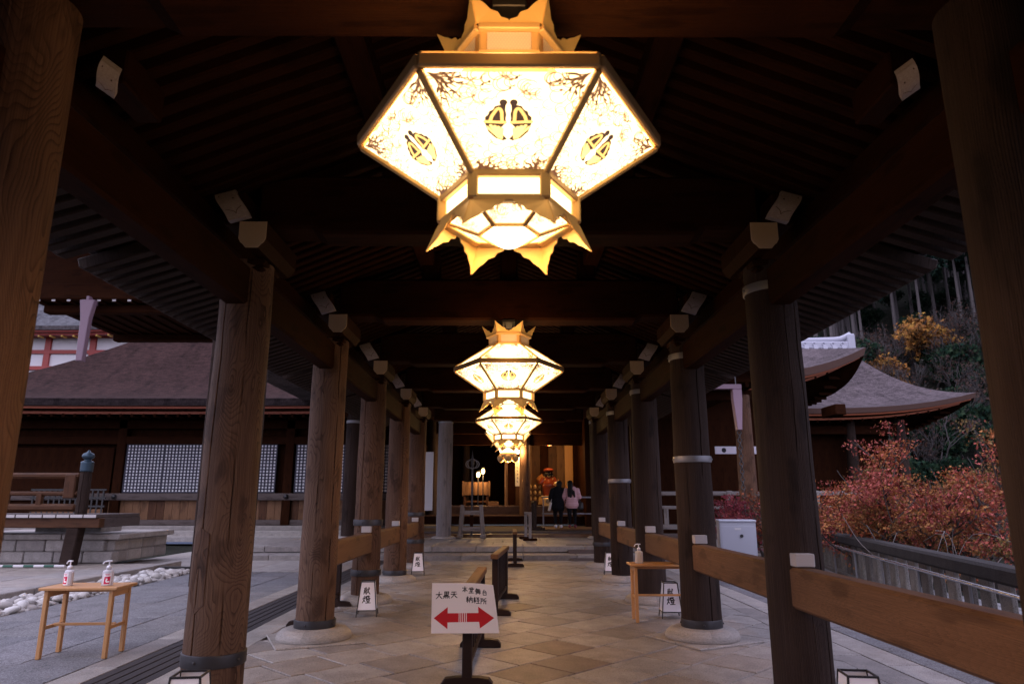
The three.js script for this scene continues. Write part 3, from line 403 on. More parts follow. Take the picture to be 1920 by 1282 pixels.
function makeLantern(label) {
  const L = thing('hanging_lantern', label, 'lantern', [0, 0, 0], 0, 'gilt hanging lanterns under the gallery beams');
  const Rr = 0.616, y0 = 2.845, rn = 0.245, yn = 3.10, yt = 3.22, rb = 0.27, yb = 2.585, ys = 2.485;
  const art = [[0.03, 0.98], [0.97, 0.98], [0.72, 0.02], [0.28, 0.02]];
  for (let k = 0; k < 6; k++) {
    const a = hexPt(Rr - 0.012, k + 1, y0 - 0.03), b = hexPt(Rr - 0.012, k, y0 - 0.03), c = hexPt(rb, k, yb), d = hexPt(rb, k + 1, yb);
    mesh('glass_panel', panelGeo(a, b, c, d, 0.02, art), LM.lower, L);
    const e = hexPt(Rr - 0.012, k, y0 + 0.03), f = hexPt(Rr - 0.012, k + 1, y0 + 0.03), h = hexPt(rn, k + 1, yn), i = hexPt(rn, k, yn);
    mesh('roof_panel', panelGeo(f, e, i, h, 0.02, [[0.02, 0.02], [0.98, 0.02], [0.7, 0.98], [0.3, 0.98]]), LM.upper, L);
    mesh('rim_bar', bar(hexPt(Rr, k, y0).toArray(), hexPt(Rr, k + 1, y0).toArray(), 0.026, 0.052, 0.006), M.goldDull, L);
    mesh('lower_rib', bar(hexPt(Rr - 0.008, k, y0 - 0.028).toArray(), hexPt(rb, k, yb).toArray(), 0.024, 0.026, 0.005), M.gold, L);
    mesh('upper_rib', bar(hexPt(Rr - 0.008, k, y0 + 0.028).toArray(), hexPt(rn, k, yn).toArray(), 0.02, 0.02, 0.004), M.goldDull, L);
    mesh('lower_rail', bar(hexPt(rb, k, yb).toArray(), hexPt(rb, k + 1, yb).toArray(), 0.028, 0.03, 0.005), M.gold, L);
    mesh('skirt_rail', bar(hexPt(rb - 0.005, k, ys).toArray(), hexPt(rb - 0.005, k + 1, ys).toArray(), 0.032, 0.03, 0.005), M.gold, L);
    const p0 = hexPt(rb - 0.012, k, yb - 0.012), p1 = hexPt(rb - 0.012, k + 1, yb - 0.012), p2 = hexPt(rb - 0.014, k + 1, ys + 0.012), p3 = hexPt(rb - 0.014, k, ys + 0.012);
    const lamp = mesh('band_light', panelGeo(p1, p0, p3, p2, 0.02, [[0, 1], [1, 1], [1, 0], [0, 0]]), LM.band, L);
    mesh('corner_post', bar(hexPt(rb - 0.002, k, ys).toArray(), hexPt(rb - 0.002, k, yb).toArray(), 0.04, 0.034, 0.005), M.gold, L);
    mesh('skirt_leaf', leafGeo(rb + 0.004, k, ys - 0.012, -1, 0.108), M.gold, L);
    mesh('neck_rail', bar(hexPt(rn, k, yn).toArray(), hexPt(rn, k + 1, yn).toArray(), 0.03, 0.028, 0.004), M.goldDull, L);
    mesh('neck_top_rail', bar(hexPt(rn, k, yt).toArray(), hexPt(rn, k + 1, yt).toArray(), 0.034, 0.026, 0.004), M.goldDull, L);
    const q0 = hexPt(rn - 0.01, k, yn), q1 = hexPt(rn - 0.01, k + 1, yn), q2 = hexPt(rn - 0.01, k + 1, yt), q3 = hexPt(rn - 0.01, k, yt);
    mesh('neck_plate', bar(hexPt(rn - 0.016, k, (yn + yt) / 2).toArray(), hexPt(rn - 0.016, k + 1, (yn + yt) / 2).toArray(), 0.006, yt - yn, 0.002), M.goldDull, L);
    mesh('lattice_panel', panelGeo(q1, q0, q3, q2, 0.26, [[0, 0], [1, 0], [1, 1], [0, 1]]), LM.lattice, L).position.set(Math.cos((k + 0.5) * Math.PI / 3) * 0.003, 0, Math.sin((k + 0.5) * Math.PI / 3) * 0.003);
    mesh('crown_leaf', leafGeo(rn + 0.004, k, yt + 0.012, 1, 0.115), M.gold, L);
    // bottom: small sloped glass round the open mouth
    const s0 = hexPt(rb - 0.03, k, ys - 0.004), s1 = hexPt(rb - 0.03, k + 1, ys - 0.004), s2 = hexPt(0.12, k + 1, ys - 0.05), s3 = hexPt(0.12, k, ys - 0.05);
    mesh('mouth_glass', panelGeo(s1, s0, s3, s2, 0.03, [[0.1, 0.9], [0.9, 0.9], [0.7, 0.5], [0.3, 0.5]]), LM.upper, L);
    mesh('mouth_rib', bar(s0.toArray(), s3.toArray(), 0.018, 0.014, 0.003), M.goldDull, L);
    mesh('mouth_rail', bar(s2.toArray(), s3.toArray(), 0.016, 0.016, 0.003), M.gold, L);
  }
  mesh('top_cap', at(new THREE.CylinderGeometry(rn - 0.01, rn - 0.01, 0.012, 6), 0, yt + 0.006, 0, 0, Math.PI / 6, 0), M.goldDull, L);
  mesh('bulb', at(new THREE.SphereGeometry(0.085, 20, 14), 0, ys - 0.02, 0), LM.bulb, L);
  for (const x of [-0.045, 0.045]) mesh('hanger_rod', at(new THREE.CylinderGeometry(0.008, 0.008, 0.17, 8), x, yt + 0.095, 0), M.iron, L);
  mesh('hanger_clasp', at(cbox(0.14, 0.03, 0.33, 0.004), 0, 3.375, 0), M.iron, L);
  const p = new THREE.PointLight(C(1, 0.52, 0.19), 3.6); p.name = 'lantern_light'; p.position.set(0, ys - 0.02, 0); p.castShadow = true; p.shadow.radius = 4; L.add(p);
  const up = new THREE.PointLight(C(1, 0.5, 0.17), 0.4); up.name = 'lantern_light'; up.position.set(0, yn - 0.1, 0.52); up.castShadow = true; up.shadow.radius = 6; L.add(up);
  return L;
}
const lantern1 = makeLantern('gilt hexagonal lantern with crested glass, the one over the direction sign');
lantern1.position.set(0, 0, -PD(0) - 0.06);
copyOf(lantern1, [0, 0, -PD(2)], 'gilt hexagonal lantern second in line, its pierced crown and roof glass in full view');
copyOf(lantern1, [0, 0, -PD(4)], 'gilt hexagonal lantern third in line, hanging before the lotus-bottomed lantern');
{ // the last lantern: scrolled shoulders, lotus cup and buds
  const L = thing('lotus_lantern', 'gilt lantern with rounded glass shoulders and lotus buds beneath, at the hall front', 'lantern', [-0.02, 0, -17.6]);
  const y = 2.9, glass = glow(lowerArt, 1, 0.6, 0.25, 1.8);
  for (let k = 0; k < 6; k++) {
    mesh('glass_panel', panelGeo(hexPt(0.56, k + 1, y + 0.16), hexPt(0.56, k, y + 0.16), hexPt(0.27, k, y - 0.2), hexPt(0.27, k + 1, y - 0.2), 0.03, [[0.03, 0.98], [0.97, 0.98], [0.72, 0.02], [0.28, 0.02]]), glass, L);
    mesh('rib', bar(hexPt(0.57, k, y + 0.16).toArray(), hexPt(0.27, k, y - 0.2).toArray(), 0.03, 0.026, 0.005), M.gold, L);
    mesh('rim_bar', bar(hexPt(0.58, k, y + 0.18).toArray(), hexPt(0.58, k + 1, y + 0.18).toArray(), 0.03, 0.05, 0.005), M.gold, L);
    mesh('shoulder_glass', at(new THREE.SphereGeometry(0.16, 14, 10), ...hexPt(0.46, k + 0.5, y + 0.27).toArray()), LM.band, L);
    mesh('roof_panel', panelGeo(hexPt(0.55, k + 1, y + 0.2), hexPt(0.55, k, y + 0.2), hexPt(0.2, k, y + 0.46), hexPt(0.2, k + 1, y + 0.46), 0.03, [[0.02, 0.02], [0.98, 0.02], [0.7, 0.98], [0.3, 0.98]]), LM.upper, L);
    mesh('cup_glass', panelGeo(hexPt(0.25, k + 1, y - 0.2), hexPt(0.25, k, y - 0.2), hexPt(0.19, k, y - 0.34), hexPt(0.19, k + 1, y - 0.34), 0.08, [[0.2, 0.8], [0.8, 0.8], [0.7, 0.3], [0.3, 0.3]]), LM.band, L);
    mesh('lotus_bud', at(new THREE.SphereGeometry(0.095, 14, 10), ...hexPt(0.2, k + 0.5, y - 0.46).toArray()), M.goldDull, L);
    mesh('skirt_leaf', leafGeo(0.27, k, y - 0.2, -1, 0.1), M.gold, L);
  }
  mesh('lotus_cup', at(lathe([[0.0, -0.08], [0.2, -0.07], [0.23, 0], [0.19, 0.06], [0, 0.06]], 24), 0, y - 0.38, 0), M.gold, L);
  mesh('hanger_rod', at(new THREE.CylinderGeometry(0.012, 0.012, 0.8, 8), 0, y + 0.86, 0), M.iron, L);
  const p = new THREE.PointLight(C(1, 0.56, 0.22), 1.2); p.name = 'lantern_light'; p.position.set(0, y - 0.62, 0); p.castShadow = true; L.add(p);
}

// ---------- things standing in the gallery ----------
const barrierGroup = 'dark wooden barriers set along the gallery';
function makeBarrier(label) { // low slatted barrier, lengthwise along z, front at +z
  const b = thing('wooden_barrier', label, 'barrier', [0, 0, 0], 0, barrierGroup);
  for (const z of [0, -1.5]) { mesh('post', at(cbox(0.075, 0.66, 0.075, 0.006, 1), 0, 0.36, z), M.stain, b); mesh('foot', at(prism([[-0.2, 0], [0.2, 0], [0.2, 0.03], [0.17, 0.065], [0.09, 0.075], [-0.09, 0.075], [-0.17, 0.065], [-0.2, 0.03]], 0.085, 0.006), 0, 0.002, z), M.stain, b); }
  mesh('top_rail', at(cbox(0.1, 0.06, 1.74, 0.01, 2), 0, 0.71, -0.75), M.rail, b);
  mesh('bottom_rail', at(cbox(0.05, 0.05, 1.46, 0.005, 2), 0, 0.16, -0.75), M.stain, b);
  for (let k = 1; k < 8; k++) mesh('slat', at(cbox(0.022, 0.5, 0.05, 0.003, 1), 0, 0.43, -k * 0.1875), M.stain, b);
  return b;
}
const bar1 = makeBarrier('dark slatted barrier with the direction sign fixed to its front post'); bar1.position.set(-0.32, 0.004, -5.75); bar1.rotation.y = -0.03;
copyOf(bar1, [-0.17, 0.004, -9.15], 'dark slatted barrier behind the direction sign, brown top rail showing', -0.08);
copyOf(bar1, [0.14, 0.004, -15.6], 'dark slatted barrier standing just before the stone steps', 0.0);
copyOf(bar1, [-2.32, 0.004, -8.35], 'dark slatted barrier tucked between two thick pillars by the drain', 0.0);
{
  const art = canvas(640, 500, (x, w, h) => {
    x.fillStyle = '#efe6e2'; x.fillRect(0, 0, w, h); paperNoise(x, w, h, 700, 0.025);
    '大黒天'.split('').forEach((c, i) => kanji(x, c, 36 + i * 78, 84 - i * 4, 80, 5)); '本堂舞台'.split('').forEach((c, i) => kanji(x, c, 312 + i * 66, 32 + i * 9, 64, 3.9)); '納経所'.split('').forEach((c, i) => kanji(x, c, 352 + i * 70, 132 + i * 6, 70, 4.2));
    x.fillStyle = '#c3101c'; x.beginPath(); [[24, 350], [168, 240], [168, 302], [470, 300], [470, 236], [610, 350], [476, 452], [472, 388], [168, 392], [168, 458]].forEach((p, i) => (i ? x.lineTo(...p) : x.moveTo(...p))); x.closePath(); x.fill(); x.fillStyle = '#efe6e2'; for (const k of [284, 302, 320, 338, 354]) x.fillRect(k, 290, 7, 112);
  });
  const s = thing('direction_sign', 'white paper sign with red double arrow and brushed black characters on a barrier', 'sign', [-0.355, 0.6, -5.60], 0.02);
  const g = new THREE.BoxGeometry(0.47, 0.365, 0.004, 12, 8, 1), p = g.attributes.position; // sheet with a curling right edge, wider at the foot
  for (let i = 0; i < p.count; i++) { const u = p.getX(i) / 0.47, v = p.getY(i) / 0.365; p.setX(i, p.getX(i) + (u > 0 ? (0.5 - v) * 0.05 * u * 2 : 0)); p.setY(i, p.getY(i) - (u > 0 && v > 0 ? 0.03 * u * u * 4 * v : 0)); p.setZ(i, p.getZ(i) + 0.022 * Math.max(0, u) ** 2 * 4 * (v + 0.5) * 0.6 + 0.006 * Math.sin(v * 4)); } g.computeVertexNormals();
  const edge = mat(C(0.75, 0.7, 0.68), 0.7); const front = mat(0xffffff, 0.62, { map: art });
  const sh = new THREE.Mesh(g, [edge, edge, edge, edge, front, edge]); sh.name = 'sheet'; sh.castShadow = sh.receiveShadow = true; s.add(sh);
  mesh('backing_board', at(cbox(0.40, 0.3, 0.008, 0.002), -0.02, -0.01, -0.014), M.stain, s);
}
{ // free-standing paper lanterns with two brushed characters
  const face = canvas(192, 320, (x, w, h) => { x.fillStyle = '#eeebf0'; x.fillRect(0, 0, w, h); paperNoise(x, w, h, 300, 0.02); kanji(x, '献', 52, 56, 90, 5.6); kanji(x, '燈', 50, 152, 92, 5.6); }), paper = mat(C(0.80, 0.79, 0.82), 0.75), faceM = mat(0xffffff, 0.75, { map: face });
  const bx = 0.125, tx = 0.082, y0 = 0.075, y1 = 0.41; const q = (sx, sz, y) => { const r = lerp(bx, tx, (y - 0.0) / y1); return [sx * r, y, sz * r]; };
  const L = thing('floor_lantern', '', 'paper lantern', [0, 0, 0], 0, 'small white floor lanterns at the pillar feet');
  const uv = [[0, 0], [1, 0], [1, 1], [0, 1]];
  for (const [k, [a, b]] of [[[-1, 1], [1, 1]], [[1, 1], [1, -1]], [[1, -1], [-1, -1]], [[-1, -1], [-1, 1]]].entries()) {
    const P = [q(...a, y0), q(...b, y0), q(...b, y1), q(...a, y1)].map((p) => V(...p));
    const outer = panelGeo(P[0], P[1], P[2], P[3], 0.02, uv); mesh('paper_side', outer, k === 0 ? faceM : paper, L);
    mesh('corner_leg', bar(q(...a, 0.0), q(...a, y1 + 0.006), 0.012, 0.012, 0.002), M.black, L);
    mesh('top_rail', bar(q(...a, y1), q(...b, y1), 0.012, 0.012, 0.002), M.black, L); mesh('bottom_rail', bar(q(...a, y0), q(...b, y0), 0.012, 0.012, 0.002), M.black, L);
  }
  mesh('inner_tray', at(cbox(0.2, 0.006, 0.2, 0.001), 0, y0, 0), paper, L);
  const where = [[-1.86, -4.36, 0.1, 'white paper floor lantern at the foot of the pillar with the let-in patch'], [2.05, -4.36, -0.12, 'white paper floor lantern at the foot of the weathered pillar below the heavy waist rail'], [-1.77, -9.15, 0.12, 'white paper floor lantern before the twin-banded pillar, characters in clear view'], [2.0, -9.0, -0.05, 'white paper floor lantern standing behind the small hand-wash table'], [-1.76, -14.0, 0.1, 'white paper floor lantern by the last pale pillar before the steps'], [1.98, -14.0, -0.08, 'white paper floor lantern half hidden by a dark pillar near the ramp']];
  where.forEach(([x, z, r, l], i) => { if (i) copyOf(L, [x, 0.004, z], l, r); else { L.position.set(x, 0.004, z); L.rotation.y = r; L.userData.label = l; } });
}
// plain wooden tables
function table(label, pos, turn, w, d, h) {
  const t = thing('wooden_table', label, 'table', pos, turn, 'plain pine tables for hand sanitiser');
  mesh('table_top', at(cbox(w, 0.028, d, 0.006, 0), 0, h - 0.014, 0), M.pine, t);
  for (const sx of [-1, 1]) { for (const sz of [-1, 1]) mesh('leg', at(cbox(0.036, h - 0.028, 0.045, 0.004, 1), sx * (w / 2 - 0.06), (h - 0.028) / 2, sz * (d / 2 - 0.05)), M.pine, t); mesh('side_apron', at(cbox(0.022, 0.06, d - 0.15, 0.003, 2), sx * (w / 2 - 0.06), h - 0.06, 0), M.pine, t); mesh('side_stretcher', at(cbox(0.022, 0.03, d - 0.15, 0.003, 2), sx * (w / 2 - 0.06), h * 0.42, 0), M.pine, t); }
  mesh('long_stretcher', at(cbox(w - 0.14, 0.024, 0.024, 0.003, 0), 0, h * 0.44, 0), M.pine, t); mesh('front_apron', at(cbox(w - 0.16, 0.05, 0.02, 0.003, 0), 0, h - 0.055, -d / 2 + 0.05), M.pine, t);
  return t;
}
table('orange pine table on the aggregate paving with two pump bottles', [-3.99, 0, -6.92], 0.06, 0.7, 0.42, 0.62);
table('orange pine table between the pillars with a clear pump bottle', [1.83, 0.004, -8.75], 0.0, 0.74, 0.36, 0.66);
{ // pump bottles
  const lab = canvas(192, 224, (x, w, h) => { x.fillStyle = '#f4eff2'; x.fillRect(0, 0, w, h); x.fillStyle = '#d4143c'; for (const [a, b, c] of [[40, 12, 112], [60, 30, 80]]) x.fillRect(a, b, c, 9); x.fillStyle = '#d01048'; x.beginPath(); x.moveTo(36, 70); x.lineTo(168, 60); x.lineTo(158, 206); x.lineTo(24, 210); x.closePath(); x.fill(); x.fillStyle = '#fff'; x.beginPath(); x.moveTo(60, 150); x.quadraticCurveTo(62, 110, 100, 100); x.lineTo(112, 118); x.quadraticCurveTo(92, 128, 100, 148); x.lineTo(150, 150); x.lineTo(148, 176); x.lineTo(84, 182); x.closePath(); x.fill(); for (let k = 0; k < 4; k++) x.fillRect(60, 86 + k * 5, 44 - k * 6, 2); });
  const plastic = new THREE.MeshPhysicalMaterial({ color: C(0.80, 0.76, 0.80), roughness: 0.35, transmission: 0.35, thickness: 0.06, ior: 1.4 }), pump = mat(C(0.82, 0.80, 0.84), 0.4), clear = new THREE.MeshPhysicalMaterial({ color: C(0.80, 0.74, 0.68), roughness: 0.3, transmission: 0.45, thickness: 0.05, ior: 1.4 });
  const bottle = (label, pos, turn, m, withLabel) => { const b = thing('pump_bottle', label, 'bottle', pos, turn, 'hand sanitiser pump bottles');
    const prof = [[0, 0], [0.045, 0], [0.05, 0.008], [0.049, 0.12], [0.045, 0.135], [0.022, 0.146], [0.02, 0.152], [0, 0.152]]; const g = lathe(prof, 28); g.scale(1, 1, 0.72); mesh('bottle_body', g, m, b);
    mesh('collar', at(lathe([[0, 0], [0.022, 0], [0.022, 0.022], [0.012, 0.032], [0, 0.032]], 20), 0, 0.15, 0), pump, b); mesh('pump_stem', at(new THREE.CylinderGeometry(0.006, 0.006, 0.04, 10), 0, 0.198, 0), pump, b);
    mesh('nozzle', merge([tube([[0.018, 0.22, 0], [-0.02, 0.222, 0], [-0.042, 0.214, 0], [-0.055, 0.196, 0]], 0.006, 14, 8), at(cbox(0.04, 0.012, 0.022, 0.004), 0.004, 0.222, 0)]), pump, b);
    if (withLabel) { const pg = new THREE.CylinderGeometry(0.0505, 0.0505, 0.105, 16, 1, true, -0.75, 1.5); pg.scale(1, 1, 0.73); mesh('label_sheet', at(pg, 0, 0.062, 0), mat(0xffffff, 0.6, { map: lab }), b); }
    return b; };
  bottle('white pump bottle with pink label, by the end of table next to the kerb', [-4.17, 0.62, -6.87], -0.45, plastic, true);
  bottle('white pump bottle with pink label, at the table corner towards the gallery', [-3.80, 0.62, -6.87], 0.35, plastic, true);
  bottle('unlabelled clear pump bottle on the table between the pillars', [1.585, 0.664, -8.72], 0.1, clear, false);
  bottle('pump bottle with pink label on the table, mostly behind a pillar', [2.1, 0.664, -8.66], 0.2, plastic, true);
}
// ---------- figures: smooth-joined tapered capsules ----------
function field(prims, lo, hi, n, k, mod) {
  const mc = new MarchingCubes(n, new THREE.MeshBasicMaterial(), false, false, 60000); mc.isolation = 0; mc.init(n);
  const S = n, ext = [0, 1, 2].map((i) => (hi[i] - lo[i]) / 2), mid = [0, 1, 2].map((i) => (hi[i] + lo[i]) / 2), half = S / 2; mc.isolation = 0;
  const dist = (x, y, z) => { let d = 1e3; for (const [ax, ay, az, ra, bx, by, bz, rb, sx = 1, sz = 1] of prims) { const ux = (bx - ax), uy = by - ay, uz = bz - az, px = x - ax, py = y - ay, pz = z - az, L = ux * ux + uy * uy + uz * uz || 1e-9, t = clamp((px * ux + py * uy + pz * uz) / L), qx = (px - ux * t) / sx, qy = py - uy * t, qz = (pz - uz * t) / sz; const e = Math.sqrt(qx * qx + qy * qy + qz * qz) - lerp(ra, rb, t), h = clamp(0.5 + (0.5 * (d - e)) / k); d = d > 100 ? e : lerp(d, e, h) - k * h * (1 - h); } return mod ? mod(d, x, y, z) : d; };
  for (let a = 0; a < S; a++) for (let b = 0; b < S; b++) for (let c = 0; c < S; c++) mc.field[c * S * S + b * S + a] = -dist(mid[0] + ((a - half) / half) * ext[0], mid[1] + ((b - half) / half) * ext[1], mid[2] + ((c - half) / half) * ext[2]);
  mc.update(); const P = mc.positionArray.slice(0, mc.count * 3); for (let i = 0; i < P.length; i += 3) for (let j = 0; j < 3; j++) P[i + j] = mid[j] + P[i + j] * ext[j];
  let g = new THREE.BufferGeometry(); g.setAttribute('position', new THREE.BufferAttribute(P, 3)); g = mergeVertices(g, 1e-4); g.computeVertexNormals(); return g;
}
const colourBy = (g, f) => { const p = g.attributes.position, c = new Float32Array(p.count * 3); for (let i = 0; i < p.count; i++) f(p.getX(i), p.getY(i), p.getZ(i)).forEach((v, j) => (c[i * 3 + j] = v)); g.setAttribute('color', new THREE.BufferAttribute(c, 3)); return g; };
function person(label, pos, turn, o) { // seen from behind, facing -z
  const P = thing('person', label, 'person', pos, turn);
  const s = o.step, legs = [[-0.09, 0.86, 0, 0.105, -0.095, 0.48, -0.02 - s, 0.07], [-0.095, 0.48, -0.02 - s, 0.068, -0.1, 0.09, s * 0.6, 0.042], [-0.1, 0.06, s * 0.6 + 0.02, 0.045, -0.105, 0.04, s * 0.6 - 0.13, 0.036], [0.09, 0.86, 0, 0.105, 0.095, 0.48, s - 0.02, 0.07], [0.095, 0.48, s - 0.02, 0.068, 0.1, 0.09, -s * 0.4, 0.042], [0.1, 0.06, -s * 0.4 + 0.02, 0.045, 0.105, 0.04, -s * 0.4 - 0.13, 0.036]];
  const armsAt = o.arms; const arm = armsAt.flatMap(([sh, el, wr]) => [[...sh, 0.058, ...el, 0.045], [...el, 0.045, ...wr, 0.032], [...wr, 0.034, wr[0], wr[1] - 0.07, wr[2] - 0.02, 0.03]]);
  const body = field([...legs, [0, 0.88, 0, 0.15, 0, 1.12, 0, 0.12, 1.2, 0.8], [0, 1.12, 0, 0.12, 0, 1.32, 0, 0.13, 1.35, 0.8], [0, 1.36, 0, 0.055, o.lean, 1.44, -0.01, 0.052], [o.lean, 1.5, -0.01, 0.092, o.lean, 1.54, -0.015, 0.098], [o.lean, 1.5, -0.1, 0.014, o.lean, 1.485, -0.12, 0.012], ...arm], [-0.55, -0.02, -0.5], [0.55, 1.7, 0.5], 84, 0.03);
  mesh('body', colourBy(body, (x, y) => (y < 0.98 && Math.abs(x) < 0.24 ? [0.01, 0.01, 0.012] : [0.45, 0.27, 0.2])), dull(0xffffff, 0.8, { vertexColors: true }, 0.2), P);
  const coatArms = armsAt.flatMap(([sh, el, wr]) => [[...sh, 0.085, ...el, 0.072], [...el, 0.072, ...wr, 0.052]]);
  const hem = o.hem; const coat = field([[0, 1.33, 0, 0.14, 0, 1.1, 0, 0.15, 1.3, 0.85], [0, 1.1, 0, 0.15, 0, 0.9, 0, 0.17, 1.25, 0.9], [0, 0.9, 0, 0.175, 0, hem + 0.14, 0.0, 0.2, 1.2, 0.95], [0, 1.38, 0, 0.09, o.lean * 0.6, 1.42, 0, 0.085], ...(o.hood ? [[-0.05, 1.36, 0.08, 0.09, 0.05, 1.36, 0.08, 0.09]] : []), ...coatArms], [-0.55, hem - 0.15, -0.5], [0.55, 1.6, 0.5], 84, 0.035, (d, x, y, z) => { const q = d + (o.quilt ? 0.011 * Math.pow(Math.abs(Math.sin((y * Math.PI) / 0.085)), 0.6) - 0.009 : 0.004 * Math.sin(x * 40) * Math.sin(y * 9)); return Math.max(q, hem - y); });
  mesh('coat', coat, o.coat, P);
  const hair = field(o.hairPrims, [-0.35, 0.95, -0.3], [0.35, 1.75, 0.3], 64, 0.03, (d, x, y, z) => d + 0.004 * Math.sin(x * 120 + y * 6)); mesh('hair', hair, mat(C(0.008, 0.006, 0.006), 0.5, { specularIntensity: 0.4 }), P);
  const hz = [s * 0.6, -s * 0.4]; for (const [i, sx] of [-1, 1].entries()) mesh('shoe', field([[sx * 0.1, 0.05, hz[i] + 0.045, 0.05, sx * 0.105, 0.043, hz[i] - 0.15, 0.042], [sx * 0.1, 0.075, hz[i] + 0.03, 0.05, sx * 0.1, 0.07, hz[i] - 0.04, 0.047]], [sx * 0.1 - 0.12, -0.02, hz[i] - 0.25], [sx * 0.1 + 0.12, 0.2, hz[i] + 0.18], 30, 0.02, (d, x, y) => Math.max(d, 0.002 - y)), o.shoe, P);
  P.scale.setScalar(0.98);
  return P;
}

// ---------- hall at the end of the gallery ----------
{ // stone steps and forecourt
  const s = struct('stone_steps'); const blocks = (d0, d1, y, h, x0, x1) => { for (let x = x0; x < x1 - 0.05; ) { const L = Math.min(rr(1.1, 1.7), x1 - x); mesh('step_stone', at(cbox(L - 0.008, h, d1 - d0, 0.014, 0), x + L / 2, y - h / 2, -(d0 + d1) / 2), [stones[2], stones[0]][Math.floor(rr(0, 2))], s); x += L; } };
  blocks(17.4, 18.19, 0.12, 0.17, -7.5, 7.5); blocks(18.2, 19.0, 0.274, 0.17, -7.5, 7.5);
  for (let d = 19.01; d < 22.4; d += 0.88) blocks(d, Math.min(d + 0.872, 22.5), 0.274, 0.12, -7.5, 7.5);
  mesh('step_core', at(cbox(15, 0.12, 4.2, 0.002), 0, 0.08, -20.3), stones[2], s);
}
const ramp = tagged('wheel_ramp', boxUV(prism([[0, 0], [1.55, 0.285], [1.55, 0.25], [0.1, 0.0]], 1.4, 0.004).rotateY(Math.PI / 2), 2), mat(C(0.075, 0.055, 0.052), 0.85, { bumpMap: T.rough, bumpScale: 0.003 }), 'grey brown board ramp laid over the two stone steps', 'ramp'); ramp.position.set(2.2, 0.004, -17.15);
const HALL = thing('main_hall', 'dark timber worship hall with raised floors and lit sanctum at the gallery end', 'building');
{
  const polished = mat(0xffffff, 0.35, { map: scaled(T.warm, 0.5, 2), bumpMap: scaled(T.beamB, 0.5, 2), bumpScale: 0.0015 });
  mesh('front_step', at(cbox(10, 0.12, 0.55, 0.012, 0), 0, 0.31, -22.85), polished, HALL);
  for (let k = 0; k < 16; k++) mesh('floor_board', at(cbox(10, 0.11, 0.335, 0.006, 0, k), 0, 0.375, -(23.3 + k * 0.34)), M.beamGrey, HALL);
  mesh('floor_joist', at(cbox(10, 0.38, 0.2, 0.004, 0), 0, 0.2, -23.3), M.timber, HALL);
  mesh('sanctum_step', at(cbox(8, 0.3, 0.5, 0.01, 0), -1, 0.65, -28.15), M.timber, HALL);
  mesh('sanctum_fascia', at(cbox(8, 0.34, 0.12, 0.01, 0), -1, 0.985, -28.46), M.rail, HALL);
  mesh('sanctum_floor', at(cbox(8.2, 0.05, 5, 0.006, 0), -1, 1.18, -30.85), polished, HALL);
  mesh('threshold', at(cbox(8, 0.05, 0.16, 0.008, 0), -1, 0.826, -28.0), M.rail, HALL);
  const pillars = [[-1.99, 21.8, 0.274, 0.232, M.beamGrey], [2.78, 21.8, 0.274, 0.23, M.woodB], [-4.9, 21.8, 0.274, 0.23, M.woodB], [0.655, 28.3, 0.6, 0.22, M.woodA2], [-3.1, 28.3, 0.6, 0.22, M.woodB], [3.35, 28.3, 0.6, 0.22, M.woodA2], [-0.1, 28.75, 1.2, 0.07, M.rail], [-1.9, 31, 1.2, 0.16, M.woodB]];
  for (const [i, [x, D, y, r, m]] of pillars.entries()) { const p = mesh('pillar', shaftGeo(4.75 - y, r, r * 0.96, i < 3 ? 1.2 + i * 0.2 : null, 90 + i), i === 0 ? M.woodGrey : m === M.rail ? M.woodA : m, HALL); p.position.set(x, y, -D); if (i < 3) { mesh('stone_base', merge([lathe([[0, 0], [0.38, 0], [0.37, 0.05], [0.3, 0.09], [0, 0.09]], 32)]), stones[1], p).position.y = -0.01; mesh('iron_band', bandGeo(r * 0.965, 0.09), M.zinc, p).position.y = 3.55; } }
  mesh('front_beam', at(cbox(12, 0.45, 0.3, 0.02, 0), 0, 4.2, -21.8), M.timber, HALL); mesh('inner_beam', at(cbox(9, 0.5, 0.3, 0.02, 0), -1, 4.3, -28.3), M.timber, HALL);
  mesh('lintel_panel', at(cbox(9, 0.5, 0.08, 0.02, 0), -1, 3.85, -28.3), M.timber, HALL);
  mesh('ceiling', at(cbox(12.5, 0.12, 16, 0.01, 0), 0, 4.82, -26.2), M.timber, HALL); mesh('roof', at(cbox(15, 0.5, 19, 0.05, 0), 0, 5.2, -26.8), M.bark, HALL);
  mesh('left_wall', at(cbox(0.14, 4.6, 10, 0.01, 1), -5.3, 2.5, -28.2), M.timber, HALL); mesh('back_wall', at(cbox(9, 4, 0.14, 0.01, 1), -0.9, 2.9, -33.3), M.timber, HALL);
  const bm = [M.timber, M.beam, M.rail, M.beam], gm = M.pine;
  for (let k = 0; k < 9; k++) mesh('wall_board', at(cbox(0.355, 2.9, 0.05, 0.008, 1, k), 0.12 + k * 0.36, 2.66, -30.6 - (k % 2) * 0.01), k === 7 ? gm : bm[(k * 5) % 4], HALL);
  const wp = mesh('white_screen', at(cbox(0.26, 1.85, 0.04, 0.004), -2.57, 2.02, -22.6), M.plaster, HALL);
}
